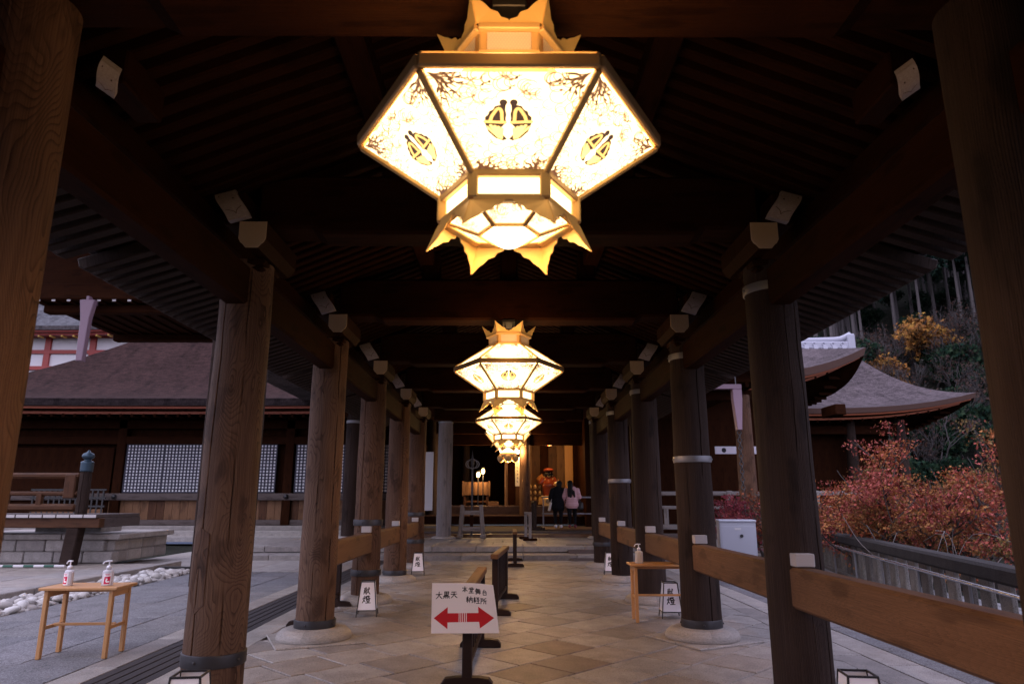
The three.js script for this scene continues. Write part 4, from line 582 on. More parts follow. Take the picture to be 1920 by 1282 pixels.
{ // timber frame with tall ringed iron staff
  const f = thing('staff_stand', 'weathered timber stand with four splayed posts before the hall', 'stand', [-1.16, 0.28, -22.35]);
  for (const sx of [-1, 1]) { mesh('side_post', bar([sx * 0.36, 0, 0.2], [sx * 0.29, 1.0, 0.16], 0.12, 0.12, 0.01), M.pale, f); mesh('side_post', bar([sx * 0.36, 0, -0.2], [sx * 0.29, 0.9, -0.16], 0.12, 0.12, 0.01), M.pale, f); mesh('sill', at(cbox(0.17, 0.1, 0.6, 0.01, 2), sx * 0.36, 0.05, 0), M.pale, f); }
  mesh('upper_crossbar', at(cbox(0.62, 0.14, 0.1, 0.01, 0), 0, 0.76, 0.17), M.pale, f); mesh('lower_crossbar', at(cbox(0.68, 0.13, 0.12, 0.01, 0), 0, 0.27, 0.17), M.pale, f); mesh('centre_block', at(cbox(0.1, 0.46, 0.1, 0.01, 1), 0, 0.5, 0.12), M.timber, f);
  const st = thing('iron_staff', 'tall iron pilgrim staff with ringed finial rising from the timber stand', 'staff', [-1.16, 0.34, -22.32]);
  mesh('shaft', at(new THREE.CylinderGeometry(0.032, 0.036, 2.05, 14), 0, 1.02, 0), M.iron, st);
  for (const [x, y, r] of [[-0.09, 2.2, 0.12], [0.09, 2.2, 0.12], [0, 2.21, 0.15]]) mesh('ring', at(new THREE.TorusGeometry(r, 0.014, 8, 28), x, y, r === 0.15 ? 0.02 : 0), M.zinc, st);
  mesh('finial', at(lathe([[0, 0], [0.03, 0.02], [0.055, 0.16], [0.05, 0.26], [0.02, 0.4], [0.008, 0.56], [0, 0.6]], 16), 0, 2.05, 0), M.iron, st);
}
{ // offering box on the sanctum floor
  const b = thing('offering_box', 'slatted wooden offering box on legs before the sanctum', 'box', [-1.33, 1.205, -28.85]); const m = M.rail;
  for (let k = 0; k < 9; k++) mesh('front_board', at(cbox(0.112, 0.52, 0.03, 0.004, 1, k), -0.46 + k * 0.115, 0.68, 0.24), m, b); mesh('box_body', at(cbox(1.04, 0.5, 0.44, 0.006, 0), 0, 0.68, 0), m, b); for (const sx of [-1, 1]) { mesh('end_cap', at(cbox(0.05, 0.6, 0.52, 0.006, 1), sx * 0.54, 0.68, 0), m, b); for (const sz of [-1, 1]) mesh('leg', at(cbox(0.09, 0.42, 0.09, 0.006, 1), sx * 0.46, 0.21, sz * 0.18), M.beam, b); } mesh('stretcher', at(cbox(0.84, 0.08, 0.05, 0.006, 0), 0, 0.16, 0.18), M.beam, b);
  tagged('wooden_crate', at(cbox(0.42, 0.17, 0.3, 0.01, 0), -0.62, 1.29, -28.7), M.rail, 'small pale wooden crate beside the offering box', 'crate');
}
{ // two glowing paper lamps
  const m = new THREE.MeshStandardMaterial({ color: C(0.7, 0.6, 0.4), emissive: C(1, 0.66, 0.2), emissiveIntensity: 0.62 });
  for (const [x, y, s, l] of [[-1.24, 2.42, 0.9, 'smaller glowing yellow paper lamp on a slim post'], [-1.04, 2.56, 1.05, 'larger glowing yellow paper lamp on a slim post']]) {
    const t = thing('post_lamp', l, 'lamp', [x, 1.205, -27.9 - 0.55], 0, 'paper lamps in the sanctum'); mesh('post', at(new THREE.CylinderGeometry(0.016, 0.02, y - 1.32, 10), 0, (y - 1.32) / 2, 0), M.iron, t); mesh('lamp_shade', at(lathe([[0.04, -0.1], [0.065, -0.08], [0.078, 0.04], [0.055, 0.11], [0.03, 0.12]], 20), 0, y - 1.2, 0).scale(1, 1, 1), m, t); mesh('cap', at(lathe([[0, 0.03], [0.05, 0.02], [0.07, 0], [0, 0]], 16), 0, y - 1.05, 0), M.iron, t);
    const p = new THREE.PointLight(C(1, 0.6, 0.24), 2.2); p.name = 'lamp_light'; p.position.set(0, y - 1.2, 0.16); p.castShadow = true; t.add(p);
  }
  const w = thing('pillar_lamp', 'bright white glass lamp on the sanctum pillar above the paper notice', 'lamp', [0.36, 3.38, -28.12]); const gm = new THREE.MeshStandardMaterial({ color: C(0.8, 0.8, 0.7), emissive: C(1, 0.8, 0.45), emissiveIntensity: 1.8 });
  mesh('lamp_glass', lathe([[0, -0.14], [0.06, -0.12], [0.075, 0], [0.05, 0.12], [0, 0.14]], 18), gm, w); mesh('bracket', bar([0.02, 0.1, 0], [0.12, 0.16, -0.08], 0.02, 0.02, 0.003), M.iron, w);
  const p = new THREE.PointLight(C(1, 0.58, 0.22), 7); p.name = 'lamp_light'; p.position.set(0.05, -0.02, 0.14); p.castShadow = true; p.shadow.radius = 4; w.add(p);
  const h = thing('hanging_lamp', 'small red glowing lamp hung high above the statue', 'lamp', [1.67, 3.72, -28.72]); mesh('lamp_shade', lathe([[0.03, -0.1], [0.1, -0.08], [0.13, 0], [0.1, 0.08], [0.03, 0.1]], 20), new THREE.MeshStandardMaterial({ color: C(0.3, 0.06, 0.02), emissive: C(1, 0.22, 0.06), emissiveIntensity: 0.5 }), h); mesh('cord', at(new THREE.CylinderGeometry(0.006, 0.006, 0.6, 6), 0, 0.4, 0), M.iron, h);
  const hp = new THREE.PointLight(C(1, 0.58, 0.22), 3.6); hp.name = 'lamp_light'; hp.position.set(0, -0.16, 0.05); hp.castShadow = true; hp.shadow.radius = 4; h.add(hp);
  const scroll = canvas(64, 512, (x, ww, h) => { x.fillStyle = '#e8d6b0'; x.fillRect(0, 0, ww, h); for (let k = 0; k < 7; k++) { x.fillStyle = '#33231a'; for (let j = 0; j < 4; j++) x.fillRect(rr(14, 26), 40 + k * 62 + j * 10, rr(14, 28), 4); x.fillRect(30, 38 + k * 62, 4, 40); } });
  const n = tagged('paper_notice', cbox(0.17, 1.15, 0.01, 0.002), mat(0xffffff, 0.8, { map: scroll }), 'tall narrow paper notice with column of brushed writing beside the sanctum pillar', 'notice'); { const uv = n.geometry.attributes.uv; const p2 = n.geometry.attributes.position; for (let i = 0; i < uv.count; i++) uv.setXY(i, p2.getX(i) / 0.17 + 0.5, p2.getY(i) / 1.15 + 0.5); } n.position.set(0.35, 2.55, -28.18);
}
{ // statue: round red cap, dark smiling face, red robe with gilt edging, sack over the shoulder
  const S = thing('deity_statue', 'lacquered statue with dark face, round red cap and red robe on a gilt pedestal', 'statue', [1.67, 1.6, -29.3]); S.scale.setScalar(0.86);
  const red = mat(C(0.2, 0.036, 0.014), 0.22), black = mat(C(0.012, 0.011, 0.010), 0.2), gold = M.gold;
  mesh('robe', field([[0, 0.1, 0, 0.26, 0, 0.5, 0.03, 0.29, 1.1, 0.85], [0, 0.5, 0.03, 0.28, 0, 0.8, 0, 0.2, 1.2, 0.85], [-0.26, 0.8, 0, 0.11, -0.4, 0.62, 0.08, 0.1], [0.26, 0.8, 0, 0.11, 0.38, 0.58, 0.1, 0.1], [0.38, 0.58, 0.1, 0.1, 0.3, 0.5, 0.25, 0.07]], [-0.62, -0.2, -0.5], [0.62, 1.2, 0.5], 52, 0.05, (d, x, y) => Math.max(d, -y)), red, S);
  mesh('head', field([[0, 1.0, 0.03, 0.17, 0, 1.06, 0.03, 0.18], [-0.17, 1.02, 0.02, 0.05, -0.17, 0.95, 0.02, 0.04], [0.17, 1.02, 0.02, 0.05, 0.17, 0.95, 0.02, 0.04], [0, 1.03, 0.2, 0.03, 0, 1.0, 0.22, 0.038], [-0.08, 0.98, 0.16, 0.05, -0.08, 0.98, 0.16, 0.05], [0.08, 0.98, 0.16, 0.05, 0.08, 0.98, 0.16, 0.05]], [-0.35, 0.7, -0.3], [0.35, 1.4, 0.4], 44, 0.03), black, S);
  const face = mesh('face_marks', merge([...[-1, 1].map((s) => at(new THREE.SphereGeometry(0.026, 10, 8), s * 0.075, 1.075, 0.185)), at(new THREE.TorusGeometry(0.07, 0.014, 6, 14, Math.PI), 0, 0.965, 0.185, 0, 0, Math.PI), ...[-1, 1].map((s) => at(new THREE.SphereGeometry(0.03, 10, 8), s * 0.19, 0.95, 0.05))]), gold, S);
  mesh('cap', at(lathe([[0, 0.13], [0.14, 0.12], [0.25, 0.06], [0.27, 0.0], [0.22, -0.05], [0.0, -0.03]], 28), 0, 1.2, 0.02), red, S);
  mesh('collar', at(new THREE.TorusGeometry(0.2, 0.035, 8, 24, Math.PI), 0, 0.84, 0.13, 0.25, 0, Math.PI), gold, S);
  mesh('sack', field([[-0.3, 0.92, -0.12, 0.13, -0.42, 0.74, -0.14, 0.2], [-0.3, 0.92, -0.12, 0.08, -0.22, 0.86, 0.1, 0.05]], [-0.75, 0.4, -0.45], [0, 1.15, 0.3], 36, 0.05), mat(C(0.3, 0.11, 0.03), 0.3), S);
  mesh('mallet', merge([at(new THREE.CylinderGeometry(0.075, 0.075, 0.17, 16), 0.33, 0.56, 0.32, 0, 0, Math.PI / 2), bar([0.33, 0.56, 0.32], [0.3, 0.34, 0.3], 0.03, 0.03)]), gold, S);
  mesh('pedestal', merge([at(cbox(0.8, 0.16, 0.6, 0.02), 0, -0.08, 0), at(cbox(1.0, 0.24, 0.75, 0.02), 0, -0.285, 0)]), tint(M.goldDull, 0.8, 0.75, 0.7), S);
  const o = thing('offering_shelf', 'stepped shelf of small gilt jars beside the statue', 'shelf', [1.0, 1.205, -29.35]); for (let k = 0; k < 3; k++) mesh('shelf_board', at(cbox(0.85, 0.03, 0.26, 0.005, 0), 0, 0.2 + k * 0.24, 0.1 - k * 0.06), M.rail, o); for (const x of [-0.41, 0.41]) mesh('upright', at(cbox(0.03, 0.86, 0.32, 0.004, 1), x, 0.43, 0), M.beam, o);
  const jar = thing('gilt_jar', 'small gilt jar standing on the stepped shelf', 'jar', [0, 0, 0], 0, 'gilt jars on the stepped shelf'); mesh('jar_body', lathe([[0, 0], [0.04, 0], [0.062, 0.06], [0.05, 0.12], [0.025, 0.14], [0, 0.14]], 14), M.gold, jar); mesh('lid', at(lathe([[0, 0.03], [0.03, 0.015], [0.034, 0], [0, 0]], 12), 0, 0.14, 0), M.goldDull, jar);
  const spots = []; for (let k = 0; k < 3; k++) for (let j = 0; j < 4; j++) spots.push([0.7 + j * 0.2, 1.205 + 0.216 + k * 0.24, -29.25 - k * 0.06]); spots.forEach((p, i) => (i ? copyOf(jar, p) : jar.position.set(...p)));
  const a = thing('altar_stand', 'pale gilt altar stand with round mirror below the statue', 'altar', [1.72, 1.205, -28.9]); mesh('stand_body', at(cbox(0.7, 0.3, 0.3, 0.012), 0, 0.15, 0), tint(M.gold, 1, 0.95, 0.8), a); mesh('mirror', at(new THREE.CylinderGeometry(0.09, 0.09, 0.02, 24), -0.12, 0.17, 0.16, Math.PI / 2, 0, 0), mat(C(0.8, 0.75, 0.6), 0.15, { metalness: 0.9 }), a); mesh('flask', at(lathe([[0, 0], [0.05, 0], [0.05, 0.12], [0.02, 0.17], [0.02, 0.22], [0, 0.22]], 14), 0.12, 0.3, 0), M.plaster, a);
}
{ // metal rail before the statue
  const r = thing('metal_railing', 'low grey metal railing in front of the statue', 'railing', [2.25, 0.43, -26.6]); const m = mat(C(0.22, 0.22, 0.25), 0.4, { metalness: 0.5 });
  for (const x of [-0.95, 0, 0.95]) mesh('post', at(cbox(0.05, 1.08, 0.05, 0.006), x, 0.54, 0), m, r); for (const y of [0.5, 1.1]) mesh('rail', at(cbox(2.0, 0.06, 0.06, 0.01), 0, y, 0), m, r);
  const b2 = thing('low_barrier', 'pale weathered barrier post pair on the stone forecourt', 'barrier', [0.62, 0.28, -20.6], 0.1); for (const z of [0, -1.0]) { mesh('post', at(cbox(0.08, 0.72, 0.08, 0.008, 1), 0, 0.38, z), M.pale, b2); mesh('foot', at(cbox(0.4, 0.07, 0.09, 0.01), 0, 0.035, z), M.timber, b2); } mesh('top_rail', at(cbox(0.09, 0.07, 1.1, 0.01, 2), 0, 0.76, -0.5), M.pale, b2);
  const b3 = thing('low_barrier', 'dark barrier post pair on the hall boards behind the pale one', 'barrier', [0.9, 0.432, -24.0], 0.05); for (const z of [0, -1.0]) { mesh('post', at(cbox(0.09, 0.9, 0.09, 0.008, 1), 0, 0.46, z), M.stain, b3); mesh('foot', at(cbox(0.5, 0.08, 0.1, 0.01), 0, 0.04, z), M.stain, b3); } mesh('top_rail', at(cbox(0.1, 0.07, 1.1, 0.01, 2), 0, 0.93, -0.5), M.stain, b3);
  const pl = thing('low_platform', 'low boarded platform on the hall floor under the two visitors', 'platform', [2.15, 0.433, -24.9]); for (let k = 0; k < 6; k++) mesh('platform_board', at(cbox(1.9, 0.03, 0.33, 0.006, 0, k), 0, 0.022, 0.85 - k * 0.34), M.rail, pl); for (const x of [-0.97, 0.97]) mesh('edge_board', at(cbox(0.08, 0.09, 2.1, 0.008, 2), x, 0.045, 0), M.stain, pl);
}
const A1 = 0.474;
person('visitor from behind in knee-length black coat and white sneakers', [1.74, A1, -24.9], 0.05, { step: 0.09, lean: 0.05, hem: 0.58, quilt: false, hood: false, coat: dull(C(0.008, 0.008, 0.01), 0.8, {}, 0.2), shoe: mat(C(0.65, 0.62, 0.66), 0.6), arms: [[[-0.2, 1.32, 0], [-0.27, 1.06, -0.02], [-0.22, 0.86, -0.16]], [[0.2, 1.32, 0], [0.28, 1.08, 0.02], [0.3, 0.88, -0.12]]],
  hairPrims: [[0.05, 1.53, 0.0, 0.11, 0.05, 1.56, 0.01, 0.11], [0.05, 1.5, 0.05, 0.085, 0.05, 1.4, 0.06, 0.07]] });
person('visitor from behind in pink quilted coat with long black hair', [2.23, A1, -24.85], -0.06, { step: -0.08, lean: -0.06, hem: 0.68, quilt: true, hood: true, coat: mat(C(0.62, 0.36, 0.39), 0.6), shoe: mat(C(0.16, 0.03, 0.045), 0.6), arms: [[[-0.2, 1.32, 0], [-0.28, 1.1, 0.02], [-0.3, 0.9, -0.1]], [[0.2, 1.32, 0], [0.27, 1.08, 0.0], [0.2, 0.98, -0.2]]],
  hairPrims: [[-0.06, 1.53, 0.0, 0.11, -0.06, 1.56, 0.01, 0.112], [-0.06, 1.5, 0.05, 0.105, -0.03, 1.3, 0.11, 0.09], [-0.03, 1.3, 0.11, 0.085, -0.05, 1.1, 0.15, 0.045], [-0.1, 1.4, 0.07, 0.07, -0.12, 1.12, 0.14, 0.04], [0.02, 1.4, 0.07, 0.07, 0.09, 1.1, 0.13, 0.035]] });
{ const b = thing('shoulder_bag', 'black shoulder bag slung at the side of the pink coat', 'bag', [2.53, 1.17, -24.84]); mesh('bag_body', field([[0, 0.0, 0, 0.11, 0.02, 0.12, 0, 0.08, 1, 0.7]], [-0.25, -0.2, -0.2], [0.25, 0.3, 0.2], 28, 0.02), M.black, b); mesh('strap', tube([[-0.02, 0.15, 0.03], [-0.07, 0.4, 0.05], [-0.12, 0.62, 0.0], [-0.08, 0.42, -0.08], [0.03, 0.15, -0.04]], 0.012, 30, 6), M.black, b);
  const w = thing('paper_bag', 'flat white bag carried under the arm of the black coat', 'bag', [1.45, 1.1, -24.86], 0.2); mesh('bag_body', at(cbox(0.05, 0.3, 0.2, 0.01), 0, 0.1, 0, 0, 0, -0.25), M.plaster, w); mesh('handle', tube([[0.03, 0.24, 0.05], [0.06, 0.36, 0.02], [0.03, 0.24, -0.05]], 0.008, 12, 6), M.plaster, w); }
// ---------- curved hipped roofs ----------
// eave rectangle w x d centred at (0, y0, 0), ridge of length rl at y1; corners swept up by lift
function hipRoof(parent, w, d, y0, y1, rl, lift, o = {}) {
  const N = 28, K = 14, sag = o.sag ?? 1.55, P = [], U = [], I = [];
  const eave = (side, s, inset = 0, drop = 0) => { const lf = lift * Math.pow(Math.abs(s), 3.2), hw = w / 2 - inset, hd = d / 2 - inset; return side % 2 === 0 ? V(s * hw, y0 + lf - drop, (side === 0 ? 1 : -1) * hd) : V((side === 1 ? 1 : -1) * hw, y0 + lf - drop, s * hd); };
  const ridge = (side, s) => (side % 2 === 0 ? V((s * rl) / 2, y1, 0) : V(((side === 1 ? 1 : -1) * rl) / 2, y1, 0));
  for (let side = 0; side < 4; side++) { const base = P.length / 3; for (let j = 0; j <= K; j++) for (let i = 0; i <= N; i++) { const s = (i / N) * 2 - 1, t = j / K, e = eave(side, s), r = ridge(side, s), v = e.clone().lerp(r, t); v.y = lerp(e.y, r.y, Math.pow(t, sag) * 0.8 + t * 0.2); P.push(v.x, v.y, v.z); U.push((side % 2 ? v.z : v.x), t * (side % 2 ? (w - rl) / 2 : d / 2) * 1.15); } for (let j = 0; j < K; j++) for (let i = 0; i < N; i++) { const a = base + j * (N + 1) + i; (side === 0 || side === 3) ? I.push(a, a + 1, a + N + 1, a + 1, a + N + 2, a + N + 1) : I.push(a, a + N + 1, a + 1, a + 1, a + N + 1, a + N + 2); } }
  const g = new THREE.BufferGeometry(); g.setAttribute('position', new THREE.Float32BufferAttribute(P, 3)); g.setAttribute('uv', new THREE.Float32BufferAttribute(U, 2)); g.setIndex(I); g.computeVertexNormals(); mesh('roof_covering', g, o.cover ?? M.bark, parent);
  const ribbon = (name, m, in0, dr0, in1, dr1) => { const list = []; for (let side = 0; side < 4; side++) { const p = [], idx = [], uv = []; for (let i = 0; i <= N; i++) { const s = (i / N) * 2 - 1, a = eave(side, s, in0, dr0), b = eave(side, s, in1, dr1); p.push(...a.toArray(), ...b.toArray()); uv.push(s * w / 2, 0, s * w / 2, 0.3); if (i < N) { const q = i * 2; (side === 0 || side === 3) ? idx.push(q, q + 1, q + 2, q + 1, q + 3, q + 2) : idx.push(q, q + 2, q + 1, q + 1, q + 2, q + 3); } } const h = new THREE.BufferGeometry(); h.setAttribute('position', new THREE.Float32BufferAttribute(p, 3)); h.setAttribute('uv', new THREE.Float32BufferAttribute(uv, 2)); h.setIndex(idx); h.computeVertexNormals(); list.push(h); } return mesh(name, merge(list), m, parent); };
  const t = o.thick ?? 0.26;
  ribbon('eave_edge', o.edge ?? M.bark, 0, 0, 0.06, t); ribbon('eave_ledge', M.timber, 0.06, t, 0.16, t + 0.01);
  ribbon('eave_fascia', o.fascia ?? M.redDull, 0.16, t + 0.01, 0.18, t + 0.09); ribbon('fascia_ledge', o.under ?? M.timber, 0.18, t + 0.09, 0.5, t + 0.16); ribbon('inner_fascia', o.fascia ?? M.redDull, 0.5, t + 0.16, 0.52, t + 0.25); ribbon('soffit', o.under ?? M.timber, 0.52, t + 0.25, o.over ?? 1.6, t + 0.1);
  const rg = cbox(0.1, 0.12, 0.5, 0.01, 2), sp = o.rafter ?? 0.42; if (o.rafters !== false) for (const side of o.sides ?? [0]) { const n = Math.floor((side % 2 ? d : w) / sp) - 3; for (let k = 0; k < n; k++) { const s = ((k + 0.5) / n) * 2 - 1, e = eave(side, s * 0.94, 0.75, t + 0.3); const r = mesh('rafter_end', rg, o.tip ?? M.timber, parent); r.position.copy(e); r.rotation.y = side % 2 ? Math.PI / 2 : 0; } }
}
// ---------- hall with lattice shutters, beyond the courtyard ----------
{
  const H = thing('lattice_hall', 'low dark hall with brown bark roof and white-backed lattice shutters across the courtyard', 'building', [-12.4, 0, -31.5]);
  const fz = 4.5, W = 17.6, brown = M.rail; // front wall plane at D = 27
  hipRoof(H, W + 3.6, 13.4, 5.02, 9.0, 9, 0.12, { rafter: 0.45, over: 1.9, edge: tint(M.bark, 0.3, 0.25, 0.25), cover: tint(M.bark, 0.36, 0.21, 0.18) });
  mesh('stone_plinth', at(cbox(W + 2, 0.55, 10.4, 0.02), 0, 0.22, 0.0), stones[2], H);
  for (const [y, z] of [[0.16, 6.2], [0.33, 5.85]]) mesh('stone_step', at(cbox(W + 3, 0.3, 0.9, 0.015), 0, y - 0.12, z), stones[0], H);
  mesh('blue_mat', at(cbox(9, 0.012, 1.0, 0.003), 2.2, 0.012, 7.2), mat(C(0.07, 0.095, 0.15), 0.8), H);
  mesh('wall_core', at(cbox(W, 4.6, 8.8, 0.01, 1), 0, 2.75, -0.05), M.timber, H);
  mesh('ground_sill', at(cbox(W + 0.2, 0.2, 0.3, 0.01, 0), 0, 0.6, fz), M.beamGrey, H);
  const bm = [brown, M.beam, M.rail];
  for (let k = 0; k < 58; k++) mesh('skirting_board', at(cbox(0.295, 0.72, 0.05, 0.006, 1, k), -W / 2 + 0.15 + k * 0.3, 1.06, fz + 0.03), bm[Math.floor(rnd() * 3)], H);
  mesh('sill_rail', at(cbox(W, 0.26, 0.24, 0.012, 0), 0, 1.55, fz + 0.1), M.beamGrey, H); mesh('head_rail', at(cbox(W, 0.3, 0.24, 0.012, 0), 0, 3.68, fz + 0.08), M.timber, H); mesh('upper_beam', at(cbox(W, 0.34, 0.3, 0.012, 0), 0, 4.3, fz + 0.06), M.timber, H);
  const posts = [-8.7, -2.55, 3.95, 8.7]; for (const x of posts) { mesh('wall_post', at(cbox(0.34, 4.2, 0.34, 0.02, 1), x, 2.6, fz + 0.04), x < -3 ? M.timber : M.timber, H); const n = mesh('nail_cover', at(new THREE.SphereGeometry(0.09, 14, 10), x, 1.56, fz + 0.26), M.iron, H); n.scale.z = 1; }
  // shutters: white paper behind a dark square lattice
  const barM = mat(C(0.022, 0.02, 0.036), 0.7), paper = mat(C(0.9, 0.89, 0.9), 0.9), pw = 1.42, ph = 1.8, nx = 11, ny = 15;
  const lat = (() => { const list = [], t = 0.042; for (let i = 0; i <= nx; i++) list.push(at(new THREE.BoxGeometry(t, ph, 0.035), -pw / 2 + (i * pw) / nx, 0, 0)); for (let j = 0; j <= ny; j++) list.push(at(new THREE.BoxGeometry(pw, t, 0.03), 0, -ph / 2 + (j * ph) / ny, 0)); return merge(list); })();
  for (const x0 of [-2.35 + 0.02, -2.35 + 1.47, -2.35 + 2.92, -2.35 + 4.37, 4.15 + 0.06, 4.15 + 1.51, 4.15 + 2.96, -8.3, -6.85, -5.4]) { if (x0 < -3) continue; const wdw = mesh('shutter', at(cbox(pw + 0.04, ph + 0.06, 0.03, 0.004), x0 + pw / 2, 2.62, fz + 0.06), barM, H); mesh('shutter_paper', at(cbox(pw - 0.02, ph - 0.02, 0.01, 0.002), x0 + pw / 2, 2.62, fz + 0.085), paper, wdw); const l = mesh('lattice', lat, barM, wdw); l.position.set(x0 + pw / 2, 2.62, fz + 0.115); l.userData.kind = 'stuff'; }
  mesh('dark_door', at(cbox(5.5, 2.6, 0.06, 0.01, 1), -5.6, 2.1, fz + 0.06), M.timber, H);
}
{ // slatted gate panel beside the hall
  const f = thing('lattice_gate', 'black open lattice gate panels standing by the corner of the hall', 'gate', [-16.4, 0.45, -26.3]); for (let k = 0; k < 14; k++) mesh('upright', at(cbox(0.06, 1.35, 0.05, 0.004, 1), -1.3 + k * 0.2, 0.7, 0), M.black, f); for (const y of [0.1, 0.75, 1.05, 1.35]) mesh('cross_rail', at(cbox(2.8, 0.07, 0.06, 0.004, 0), 0, y, 0), M.black, f); mesh('low_panel', at(cbox(2.7, 0.5, 0.03, 0.004, 1), 0, 0.4, 0), M.rail, f);
}
{ // vermilion building on the rise behind
  const B = thing('vermilion_hall', 'vermilion and white plaster building with grey bark roof above the lattice hall', 'building', [-30.5, 8.4, -49]);
  hipRoof(B, 16, 11, 4.1, 8.2, 7, 0.5, { fascia: M.red, tip: M.yellow, rafter: 0.75, under: M.red, sides: [0, 1], cover: tint(M.bark, 1.0, 1.15, 1.2), over: 1.9 });
  mesh('wall', at(cbox(12, 4.2, 7.6, 0.02), 0, 1.9, 0), M.plaster, B); for (const x of [-6, -3.2, -0.4, 2.6, 5.9]) mesh('post', at(cbox(0.4, 4.2, 0.3, 0.02), x, 1.9, 3.8), M.red, B); for (const y of [0.2, 1.6, 2.7, 3.8]) mesh('rail', at(cbox(12.2, 0.26, 0.24, 0.02), 0, y, 3.84), M.red, B); for (const z of [3.6, 0, -3.6]) mesh('side_post', at(cbox(0.3, 4.2, 0.4, 0.02), 6, 1.9, z), M.red, B);
}
{ // dark side canopy with pale rafter ends and a painted rain chute
  const K = thing('side_canopy', 'black eave of a side roof with rows of pale rafter ends, beside the gallery', 'roof', [-6.6, 0, -13.3]);
  mesh('roof_slab', at(cbox(4.2, 0.3, 3.0, 0.02, 0), 0.1, 5.05, 0), M.timber, K); mesh('soffit_beam', at(cbox(3.9, 0.16, 0.2, 0.02, 0), 0.1, 4.8, 1.15), M.timber, K); mesh('rear_beam', at(cbox(3.9, 0.16, 0.2, 0.02, 0), 0.1, 4.8, -1.1), M.timber, K);
  for (let k = 0; k < 15; k++) { const r = mesh('rafter', at(cbox(0.07, 0.1, 2.9, 0.01, 2), -1.8 + k * 0.27, 4.93 - 0.02, 0.02), M.timber, K); mesh('painted_end', at(cbox(0.066, 0.09, 0.006, 0.002), -1.8 + k * 0.27, 4.91, 1.476), M.white, r); }
  for (let k = 0; k < 18; k++) mesh('eave_tile', at(new THREE.CylinderGeometry(0.07, 0.07, 0.35, 10), -2.05, 5.18, 1.35 - k * 0.16, 0, 0, Math.PI / 2), tint(M.zinc, 0.35, 0.35, 0.38), K);
  mesh('gable_wall', at(cbox(5.6, 1.9, 0.2, 0.02, 0), 0.05, 6.1, 1.2), M.timber, K); mesh('upper_soffit', at(cbox(4.4, 0.16, 8.6, 0.02, 0), -0.8, 7.0, -0.6), M.timber, K); 
  for (const z of [1.1, -1.1]) mesh('post', at(cbox(0.2, 4.75, 0.2, 0.02, 1), 1.35, 2.37, z), M.woodB, K);
  const pink = mat(C(0.2, 0.125, 0.16), 0.5); const c = thing('rain_chute', 'mauve painted rain chute with tapering spout hanging from the side canopy', 'rain chute', [-7.45, 4.86, -11.75], 0, 'mauve rain chutes'); mesh('funnel', at(prism([[-0.13, 0.1], [0.13, 0.1], [0.075, -0.25], [0.055, -1.0], [-0.055, -1.0], [-0.075, -0.25]], 0.12, 0.01), 0, -0.1, 0), pink, c); mesh('bracket', at(cbox(0.05, 0.1, 0.3, 0.006), 0, 0.02, -0.1), pink, c);
  const c2 = thing('rain_chute', 'mauve painted rain chute with a hanging chain below, beyond the gallery pillars', 'rain chute', [6.02, 4.15, -18], 0, 'mauve rain chutes'); mesh('funnel', prism([[-0.12, 0.12], [0.12, 0.12], [0.12, -0.15], [0.06, -0.95], [-0.06, -0.95], [-0.12, -0.15]], 0.2, 0.01), pink, c2); mesh('gutter', at(cbox(1.1, 0.13, 0.16, 0.01, 0), -0.42, 0.19, 0), pink, c2); mesh('hanger', at(new THREE.CylinderGeometry(0.012, 0.012, 0.36, 8), 0, 0.42, 0), M.zinc, c2);
  for (let k = 0; k < 22; k++) mesh('chain_link', at(new THREE.TorusGeometry(0.05, 0.014, 6, 12), 0, -1.02 - k * 0.1, 0, 0, (k % 2) * Math.PI / 2, 0), M.iron, c2);
}
